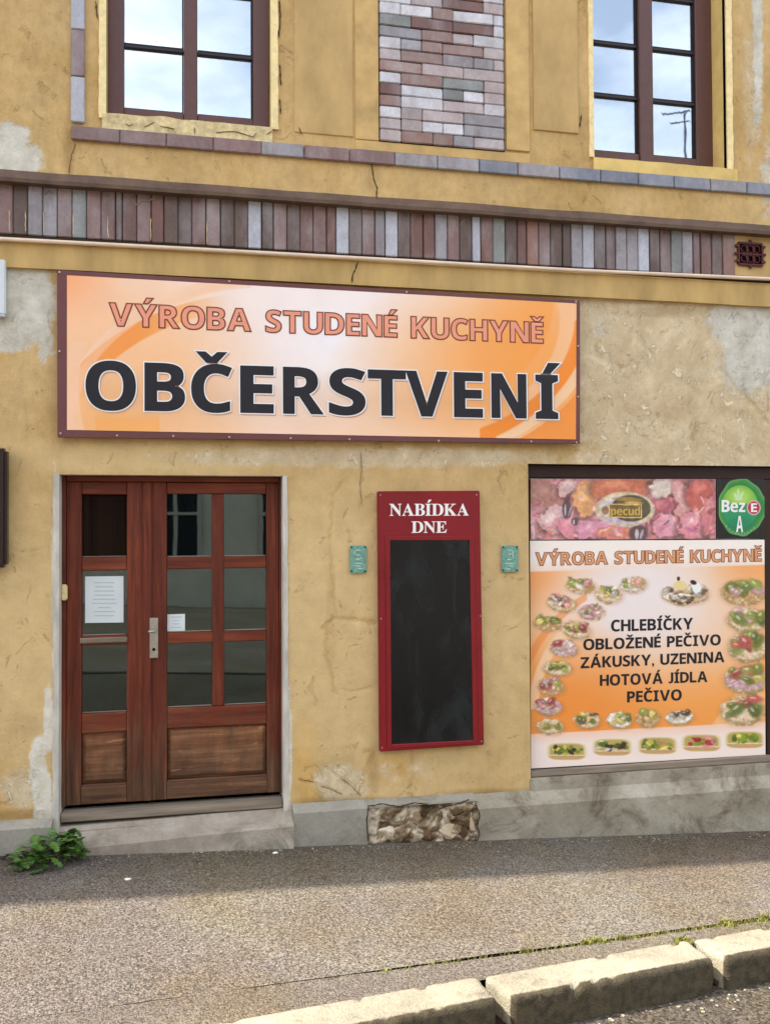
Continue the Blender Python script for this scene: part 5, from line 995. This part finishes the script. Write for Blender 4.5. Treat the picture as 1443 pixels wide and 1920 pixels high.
# the big poster
def poster_col(PX, PY, s, t):
    X, Y = PX, PY; c = np.zeros(PX.shape+(3,))+np.array([252,240,228])
    hy = 1072+(X-993)*-.030; fy = 1377+(X-993)*-.052                 # header foot, footer head
    c = over(c, np.clip((Y-hy+26)/30,0,1)*(Y<hy)*.6, (244,204,180)); c = over(c, np.clip(1-np.abs(Y-1045)/30,0,1)*.3, (255,250,246))
    body = np.zeros_like(c)+np.array([250,172,96])
    body = over(body, ell(X,Y,1215,1150,190,110,0,1.3), (246,226,214)); body = over(body, ell(X,Y,1190,1095,120,70,-.3,1.2)*.9, (244,232,228))
    body = over(body, np.clip((Y-1230)/130,0,1)*.75, (248,158,72)); body = over(body, ell(X,Y,1080,1320,110,90,0,1.4)*.6, (244,140,56))
    body = over(body, np.clip((1080-X)/90,0,1)*np.clip((1150-Y)/60,0,1)*.7, (246,158,92))
    body = over(body, np.clip((X-1320)/80,0,1)*np.clip((1130-Y)/60,0,1)*.6, (248,166,96))
    d = (np.hypot((X-1260)/262,(Y-1330)/232)-1)*240
    body = over(body, np.clip((10-np.abs(d+2))/3,0,1)*(X<1120)*(Y<1330)*.75, (252,216,180)); body = over(body, np.clip((8-np.abs(d-24))/3,0,1)*(X<1100)*(Y<1330)*.5, (240,130,50))
    d2 = X-1320-(1375-Y)*.75; body = over(body, np.clip(d2/3,0,1)*(Y>1290)*np.clip((X-1320)/20,0,1)*.6, (252,206,160))
    c = over(c, np.clip((Y-hy)/2+.5,0,1)*np.clip((fy-Y)/2+.5,0,1), body)
    foot = np.zeros_like(c)+np.array([250,232,220]); foot = over(foot, np.clip((fy+22-Y)/22,0,1)*.6, (250,196,158))
    c = over(c, np.clip((Y-fy)/2+.5,0,1), foot)
    rg = np.random.default_rng(77)
    n1 = fbm(X/6, Y/5, 61, 3); n2 = fbm(X/3.2, Y/2.6, 67, 2)
    P = {'g':(126,150,44),'G':(96,120,48),'y':(240,216,110),'w':(250,244,230),'p':(226,140,150),'r':(186,56,66),'b':(206,160,106),'k':(74,52,46),'h':(212,164,176),'c':(232,200,160)}
    def food(cx, cy, rx, ry, ang, base, tops):
        nonlocal c
        near = (abs(X-cx) < rx*1.8) & (abs(Y-cy) < ry*2.4)
        if not near.any(): return
        c = over(c, ell(X-2, Y-3, cx, cy, rx*1.06, ry*1.1, ang, .5)*.32*near, (170,104,60))
        m_ = ell(X+(n1-.5)*12, Y+(n1-.5)*7+(n2-.5)*5, cx, cy+ry*.12, rx, ry, ang, .16)*near
        c = over(c, m_, (176,146,100)); c = over(c, ell(X+(n1-.5)*12,Y+(n1-.5)*8,cx,cy+ry*.02,rx*.94,ry*.86,ang,.2)*near, P[base]); c = over(c, m_*np.clip((n1-.5)*5,0,1)*.6, (236,226,206)); c = over(c, m_*np.clip((.46-n1)*6,0,1)*.35, (150,130,80))
        ca, sa = math.cos(ang), math.sin(ang)
        for k, tcol in enumerate(tops*3):
            u, v = rg.uniform(-.68,.68), rg.uniform(-.75,.2); x_, y_ = cx+u*rx*ca-v*ry*sa, cy+u*rx*sa+v*ry*ca
            r1, r2_ = rx*rg.uniform(.16,.40), ry*rg.uniform(.16,.42); a_ = rg.uniform(-.9,.9)
            c = over(c, ell(X-.8,Y-1.4,x_,y_,r1*1.1,r2_*1.15,a_,.5)*.3*near, (120,90,56)); c = over(c, ell(X+(n2-.5)*3,Y+(n1-.5)*3,x_,y_,r1,r2_,a_,.75)*near, np.clip((np.array(P[tcol])*.72+np.array([196,170,130])*.28)*rg.uniform(.75,1.15),0,255))
            c = over(c, ell(X,Y,x_-r1*.2,y_-r2_*.35,r1*.4,r2_*.3,a_,.6)*near*.5, (255,250,236))
        c = c*(1-(near*m_*(n2-.5)*.25)[...,None])
    # left curve of open sandwiches
    for a_ in ((1088,1098,25,12,.05,'b','gGpw'),(1140,1114,23,14,.1,'c','gyGw'),(1186,1095,23,13,-.1,'w','pgwb'),(1052,1131,25,13,.15,'c','ppkw'),(1107,1147,22,12,-.1,'h','hpwg'),(1026,1168,25,12,.05,'b','gGgy'),
               (1080,1180,24,15,.2,'c','rpyg'),(1056,1215,24,14,.1,'h','wrhw'),(1044,1252,25,13,.05,'c','gGgy'),(1032,1286,23,15,.1,'b','pwgr'),(1028,1324,24,15,.1,'h','wwrp'),(1030,1361,24,13,.05,'c','gyGc'),
               (1101,1350,22,14,0,'c','gyGk'),(1161,1349,23,14,.1,'w','gGwy'),(1214,1345,21,15,0,'b','gGyb'),(1273,1344,24,12,-.1,'w','kwkw'),
               (1392,1109,38,21,0,'b','gGgh'),(1400,1161,36,20,.05,'c','hgGg'),(1401,1212,35,25,0,'c','gGgr'),(1398,1272,39,23,0,'h','gryg'),(1391,1330,38,24,-.05,'c','gGrG')):
        food(a_[0], a_[1], a_[2]*1.08, a_[3]*1.12, *a_[4:])
    # cream cakes at the top
    food(1262,1114,24,14,.1,'w','kwyp'); food(1302,1112,24,17,0,'c','wkkw'); food(1278,1122,24,12,.05,'k','wwkw')
    c = over(c, ell(X,Y,1274,1098,13,9,0,.3), (236,214,150)); c = over(c, ell(X,Y,1305,1102,9,10,0,.3), (246,244,240)); c = over(c, ell(X,Y,1299,1092,6,4,.4,.4), (50,36,36)); c = over(c, ell(X,Y,1271,1085,3,4,0,.4), (70,50,44))
    # filled rolls along the foot
    for cx, cy, tp in ((1062,1409,'gyGk'),(1147,1401,'kwGk'),(1232,1398,'gGyb'),(1314,1393,'rgpr'),(1395,1387,'gyGg')):
        d_ = np.maximum(np.abs(X-cx)/36, 0)**4+(np.abs(Y-cy)/16)**4; near = d_ < 3
        c = over(c, np.clip((1.25-d_)*3,0,1), (236,214,176)); c = over(c, np.clip((.8-d_)*3,0,1)*(Y<cy+6), (190,170,96))
        for k, tcol in enumerate(tp*5):
            x_, y_ = cx+rg.uniform(-28,28), cy+rg.uniform(-9,6); c = over(c, ell(X,Y,x_,y_,rg.uniform(3,9),rg.uniform(2,5),rg.uniform(-.6,.6),.4)*near*.9, np.array(P[tcol])*rg.uniform(.8,1.1))
        c = over(c, np.clip((1.0-d_)*3,0,1)*(Y>cy+8), (206,164,110))
    return c
pb = empty('menu_poster', (W(1214,0,YB)[0], YB+.003, W(1214,1428,YB)[1]), 'large orange poster listing snacks, ringed by photos of open sandwiches, in the shop window', 'poster')
pc = ((993,1014),(1432,1012),(1434,1415),(995,1441))
sheet('printed_face', *pc, YB-.0005, 520, 480, poster_col, M['print'], pb)
P4 = pxs([pc[3],pc[2],pc[1],pc[0]], YB+.001); slab('backing', P4, YB+.0008, YB+.0035, M['sheet'], pb, 0)
yp_ = YB-.0018
h4 = ((1004,1037),(1426,1030),(1004,1060))
text('letter_outline', 'VÝROBA STUDENÉ KUCHYNĚ', *h4, yp_, M['inkbrown'], pb, off=.050, joined=True, track=1.3); text('letter', 'VÝROBA STUDENÉ KUCHYNĚ', *h4, yp_-.0008, M['inksoft'], pb, off=-.004, track=1.3)
for s_, tl, tr, bl in (('CHLEBÍČKY',(1145,1163),(1298,1159),(1145,1184)),('OBLOŽENÉ PEČIVO',(1093,1199),(1350,1190),(1093,1219)),('ZÁKUSKY, UZENINA',(1088,1233),(1357,1222),(1088,1253)),
                       ('HOTOVÁ JÍDLA',(1124,1266),(1325,1259),(1124,1286)),('PEČIVO',(1175,1297),(1277,1293),(1175,1317))):
    text('letter', s_, tl, tr, bl, yp_, M['ink'], pb, off=.010, track=1.25)

# ---- notes on the door
for (x0,y0,x1,y1), lab, n_ in (((160,1081,232,1168), 'larger white notice sheet taped inside the narrow left door leaf', 9), ((314,1152,347,1184), 'small square white note stuck beside the door handle', 4)):
    t_ = empty('notice', (dx((x0+x1)/2), YD+.025, dz(y1, x0)), lab, 'notice')
    P4 = pxs([(x0,y1),(x1,y1-1),(x1,y0-1),(x0,y0)], YD+.024); slab('sheet', P4, YD+.0225, YD+.0245, M['paper'], t_, 0)
    for k in range(n_):
        yy_ = y0+(y1-y0)*(.12+.8*k/n_); q = random.Random(k+n_).uniform(.15,.35)
        slab('text_line', pxs([(x0+(x1-x0)*q,yy_+2.2),(x1-(x1-x0)*q,yy_+2.2),(x1-(x1-x0)*q,yy_),(x0+(x1-x0)*q,yy_)], YD+.022), YD+.0215, YD+.0224, M['papertext'], t_, 0)

# ---- cable duct, vent grille, things cut by the left edge
pc_ = [(*W(p, q, -.05), ) for p, q in ((-400,425),(0,448),(360,467),(722,487),(1080,507),(1443,523),(1800,541))]
bm = tube_bm([(X0, -.05, pc_[0][1])]+[(a, -.05, b) for a, b in pc_]+[(X1, -.05, pc_[-1][1])], .0115, 8)
tag(link('cable_duct', bm_mesh(bm, True), M['cable'], None, at=(0, -.05, zcab)), 'thin pale cable duct running along the facade just under the tile band', 'cable')
V = empty('vent_grille', (W(1405,0,-.02)[0], -.002, W(1405,500,-.02)[1]), 'small ornate maroon cast iron vent grille at the right end of the tile band', 'grille')
slab('surround', pxs([(1376,516),(1443,521),(1443,443),(1376,437)], -.008)+[], -.010, .001, M['field'], V, .002)
vx0, vx1 = [W(p, 476, -.02)[0] for p in (1379,1432)]; vz0 = W(1405, 499, -.02)[1]; vz1 = W(1405, 454, -.02)[1]; vw, vh = vx1-vx0, vz1-vz0
slab('backplate', rect(vx0+.012, vx1-.012, vz0+.01, vz1-.01), -.014, -.0105, M['hole'], V, 0)
for (a, b, c_, d_) in ((.06,.94,.0,.10),(.06,.94,.9,1.0)): slab('rim', rect(vx0+vw*a, vx0+vw*b, vz0+vh*c_, vz0+vh*d_), -.026, -.0145, M['iron'], V, .004, seg=2)
for (a, b) in ((.04,.12),(.88,.96)): slab('rim', rect(vx0+vw*a, vx0+vw*b, vz0+vh*.1, vz0+vh*.9), -.027, -.0145, M['iron'], V, .004, seg=2)
for i_ in range(3):
    for j_ in range(2):
        cx, cz = vx0+vw*(.27+.23*i_), vz0+vh*(.3+.4*j_)
        bm = tube_bm([(cx+vw*.095*math.cos(t), -.021, cz+vh*.15*math.sin(t)) for t in np.linspace(0, 2*math.pi, 15)], .0042, 6); link('scroll', bm_mesh(bm, True), M['iron'], V, at=(cx, -.02, cz))
for a in (.385,.615): slab('bar', rect(vx0+vw*a-.003, vx0+vw*a+.003, vz0+vh*.1, vz0+vh*.9), -.024, -.0148, M['iron'], V, .001)
slab('bar', rect(vx0+vw*.12, vx0+vw*.88, vz0+vh*.47, vz0+vh*.53), -.0235, -.0149, M['iron'], V, .001)
for (a, b) in ((.5,1.04),(.5,-.04),(.0,.5),(1.0,.5),(.02,.82),(.98,.82),(.02,.2),(.98,.2)):
    cx, cz = vx0+vw*a, vz0+vh*b; slab('knob', [(cx+.011*math.cos(t), cz+.011*math.sin(t)) for t in np.linspace(0, 2*math.pi, 9)[:-1]], -.028, -.0150, M['iron'], V, .003)
x1_, zt1 = W(11, 487, -.04); zb1 = W(8, 590, -.04)[1]
t_ = empty('white_sign', (x1_-.15, -.008, zb1), 'white sign cut by the left edge of the photo, beside the long orange sign', 'sign')
slab('panel', rect(x1_-.42, x1_, zb1, zt1), -.045, -.010, M['paper'], t_, .006, seg=2); slab('edge_trim', rect(x1_-.42, x1_, zb1-.012, zb1-.001), -.047, -.010, M['papertext'], t_, .003)
x1_, zt1 = W(15, 841, -.06); zb1 = W(15, 1064, -.06)[1]
t_ = empty('display_case', (x1_-.2, -.008, zb1), 'dark brown glazed display case cut by the left edge of the photo', 'case')
bm = prism_bm(rect(x1_-.45, x1_, zb1, zt1), -.085, -.010, .016, seg=4); f_ = link('case_frame', bm_mesh(bm, False), M['case'], t_, at=(x1_-.2, -.01, zb1))
slab('case_glass', rect(x1_-.41, x1_-.04, zb1+.04, zt1-.04), -.089, -.0852, M['glassdoor'], t_, 0)

# ---- weed at the foot of the door jamb
wx = G(95, 1612); WD = empty('weed', (wx.x, wx.y, gz(wx.x)), 'leafy green weed growing at the wall foot left of the door step', 'weed')
def leaf_mesh(seed, lobes=4):
    rr = random.Random(seed); bm = bmesh.new(); L = []; R_ = []; n = lobes*2+2; mid = []
    for k in range(n+1):
        t = k/n; w0 = math.sin(math.pi*min(1, t*.95+.03))**.7*.30; w0 *= (1.25 if k % 2 else .62)*rr.uniform(.85,1.15); z = .28*t-.34*t*t+.03*math.sin(t*9)
        mid.append(bm.verts.new((t, 0, z))); L.append(bm.verts.new((t-(.05 if k % 2 else 0), w0 if 0 < k < n else .01, z+.05))); R_.append(bm.verts.new((t-(.05 if k % 2 else 0), -w0 if 0 < k < n else -.01, z+.05)))
    for k in range(n): bm.faces.new((mid[k], mid[k+1], L[k+1], L[k])); bm.faces.new((R_[k], R_[k+1], mid[k+1], mid[k]))
    me = bm_mesh(bm, True); me.materials.append(M['leaf']); return me
LM = [leaf_mesh(i, 3+i % 3) for i in range(6)]
rw = random.Random(21)
spots = []
for k in range(150):
    if k < 80: px, py, h_ = rw.gauss(100,30), rw.uniform(1590,1630), rw.uniform(.01,.10)
    elif k < 112: px, py, h_ = rw.gauss(138,14), rw.uniform(1590,1618), rw.uniform(.02,.12)
    else: px, py, h_ = rw.gauss(62,24), rw.uniform(1605,1640), rw.uniform(.005,.035)
    px = max(24, min(160, px))
    p = G(px, py); p.y = min(p.y, -.13); sc = rw.uniform(.04,.085)
    o = bpy.data.objects.new('leaf', LM[k % 6]); COL.objects.link(o); o.parent = WD; o.location = (p.x-wx.x, p.y-wx.y, gz(p.x)-gz(wx.x)+h_)
    o.scale = (sc, sc, sc); o.rotation_euler = (rw.uniform(-.5,.5), rw.uniform(-.7,.15), rw.uniform(0, 6.28))
for k in range(12):
    a = rw.uniform(0, 6.28); q = Vector((wx.x+.02*math.cos(a), wx.y+.02*math.sin(a), gz(wx.x)))
    e_ = q+Vector((.13*math.cos(a), .05*math.sin(a), rw.uniform(.04,.10))); e_.y = min(e_.y, -.12)
    link('stem', bm_mesh(tube_bm([q, (q+e_)/2+Vector((0,0,.02)), e_], [.003,.002,.0012], 5)), M['stem'], WD, at=q)

# ---- grass and moss in the joint behind the kerb; grit on the pavement
def blades(name, pts, mat, **kw):
    bm = bmesh.new(); rb = random.Random(4)
    for (p, h, spread) in pts:
        a = rb.uniform(0, 6.28); u = Vector((math.cos(a), math.sin(a), 0)); w_ = h*rb.uniform(.10,.22); tip = p+Vector((rb.uniform(-1,1)*spread, rb.uniform(-1,1)*spread, h))
        m_ = (p+tip)/2+Vector((0,0,h*.18)); v = [bm.verts.new(q) for q in (p-u*w_, p+u*w_, m_+u*w_*.8, tip, m_-u*w_*.8)]
        bm.faces.new((v[0], v[1], v[2], v[4])); bm.faces.new((v[4], v[2], v[3]))
    return link(name, bm_mesh(bm), mat, None, kind='stuff', **kw)
pts = []; rg_ = random.Random(9)
dens = [(640,.15),(740,.3),(815,.8),(860,.5),(905,.3),(970,.3),(985,2.2),(1000,.6),(1030,.6),(1060,.5),(1085,.6),(1104,2.6),(1125,.9),(1150,1.2),(1175,1.0),(1215,.9),(1260,.4),(1300,.7),(1380,1.4),(1410,1.6),(1443,1.2)]
for k in range(9000):
    x_ = rg_.uniform(.2, 3.3); y_ = GROOVE(x_)-.008+rg_.gauss(0,.007); px = float(to_px(x_, y_, gz(x_))[0])
    d_ = np.interp(px, [a for a, b in dens], [b for a, b in dens])*(.35+1.2*abs(noise.noise(Vector((x_*9, 0, 0)))))
    if rg_.random() < d_*.45:
        h = rg_.uniform(.005,.013)*(1+1.3*max(0, d_-.6)); pts.append((Vector((x_, y_+rg_.gauss(0,.006)*max(1,d_), gz(x_)-.014)), h+.008, h*.9))
for k in range(500):
    x_ = rg_.uniform(2.4, 3.2); y_ = rg_.uniform(ky(x_), GROOVE(x_)); pts.append((Vector((x_, y_, gz(x_)-.006)), rg_.uniform(.006,.014), .008))
for k in range(160):
    x_ = rg_.gauss(2.085, .02); y_ = ky(x_)+rg_.gauss(.01,.015); pts.append((Vector((x_, y_, gz(x_)-.01)), rg_.uniform(.01,.025), .012))
blades('grass', pts, M['moss'], label='yellow green grass and moss in the joint behind the kerb')
bm = bmesh.new(); rb = random.Random(14)
for k in range(520):
    if k < 300: x_ = rb.uniform(-1.2, 3.6); y_ = -.115-abs(rb.gauss(0,.05))
    elif k < 440: x_ = rb.uniform(-1.2, 3.4); y_ = rb.uniform(-1.35,-.15)
    else: x_ = rb.uniform(1.2, 3.4); y_ = ky(x_)-.20-abs(rb.gauss(0,.05))
    zz_ = gz(x_)-(.128 if k >= 440 else 0); r_ = rb.uniform(.002,.0055)*(1.4 if k >= 440 else 1)
    vs_ = bmesh.ops.create_icosphere(bm, subdivisions=1, radius=r_, matrix=Matrix.Translation((x_, y_, zz_+r_*.3)) @ Matrix.Diagonal((rb.uniform(.7,1.5), rb.uniform(.7,1.3), rb.uniform(.4,.8), 1)))
link('grit', bm_mesh(bm), M['kerb'], None, kind='stuff', label='loose grit and crumbs of plaster on the pavement')
# two crumpled scraps
for px, py, s_, lab in ((240,1650,.012,'small white crumpled scrap of paper on the shaded pavement below the door step'), (516,1600,.010,'tiny white scrap lying by the right end of the door step')):
    p = G(px, py); bm = bmesh.new(); bmesh.ops.create_icosphere(bm, subdivisions=2, radius=s_)
    for v in bm.verts: v.co = Vector((v.co.x*1.5, v.co.y, v.co.z*.45))*(1+.5*noise.noise(v.co*120+Vector((px,0,0)))); v.co += p+Vector((0,0,s_*.3))
    link('paper_scrap', bm_mesh(bm), M['inkwhite'], None, at=p, label=lab, category=None) if False else tag(link('paper_scrap', bm_mesh(bm), M['inkwhite'], None, at=p), lab, 'litter')

# ================================================================== the other side of the street, seen only in the glass
O = empty('opposite_house', (0, -17, gz(0)), 'pale house across the street, seen mirrored in the door panes', 'building')
M['owall'] = plain('pale render across the street', S(240,228,208), .9, .1, .15, 2, .1)
M['owin'] = plain('dark window', S(40,46,52), .2, .5, .1, 4, 0)
M['otrim'] = plain('pale window trim', S(214,206,190), .7, .2, .1, 8, 0)
link('wall', bm_mesh(prism_bm(rect(-16, 14, -1.5, 8.4), -23, -17)), M['owall'], O, at=(0,-20,-1.5))
bm = bmesh.new(); v = [bm.verts.new(q) for q in ((-16.4,-16.5,8.42),(14.4,-16.5,8.42),(14.4,-23.5,8.42),(-16.4,-23.5,8.42),(-15,-20,10.9),(13,-20,10.9))]
for f_ in ((0,1,5,4),(2,3,4,5),(1,2,5),(3,0,4),(3,2,1,0)): bm.faces.new([v[k] for k in f_])
bmesh.ops.recalc_face_normals(bm, faces=bm.faces[:]); link('roof', bm_mesh(bm), M['roof'], O, at=(0,-20,8.4))
for k in range(11):
    x_ = -14+k*2.6
    for z0_ in (1.2, 4.9):
        fr = slab('window', rect(x_, x_+1.1, z0_, z0_+1.6), -17.0, -16.94, M['owin'], O, 0)
        for q in (-.06, .50, 1.06): slab('frame', rect(x_+q, x_+q+.09, z0_, z0_+1.6), -16.94, -16.90, M['otrim'], fr, 0)
        for q in (-.08, 1.0, 1.6): slab('frame', rect(x_-.06, x_+1.15, z0_+q, z0_+q+.08), -16.90, -16.87, M['otrim'], fr, 0)
# the aerial on that roof, mirrored in the right upper window
def mirrored(px, py, yg, y): 
    a_ = ray(px, py); t = (yg+DIST)/a_.y; P = CAMP+a_*t; s_ = (P.y-y)/a_.y; return Vector((P.x+a_.x*s_, y, P.z+a_.z*s_))
AE = empty('roof_aerial', mirrored(1284, 300, .14, -20), 'television aerial on the roof across the street, mirrored in the right upper window', 'aerial')
base = mirrored(1284, 292, .14, -20); topm = mirrored(1284, 212, .14, -20)
link('mast', bm_mesh(tube_bm([(base.x, -20, 10.6), (base.x, -20, topm.z)], .035, 6)), M['owin'], AE, at=(base.x, -20, 10.6))
for (a0, a1, n_) in (((1240,214),(1292,208),7),((1256,232),(1292,226),4)):
    p_, q_ = mirrored(*a0, .14, -20), mirrored(*a1, .14, -20); link('boom', bm_mesh(tube_bm([p_, q_], .025, 5)), M['owin'], AE, at=p_)
    for k in range(n_):
        m_ = p_.lerp(q_, k/(n_-1)); link('element', bm_mesh(tube_bm([m_+Vector((-.1,.25,-.16)), m_+Vector((.1,-.25,.16))], .014, 4)), M['owin'], AE, at=m_)
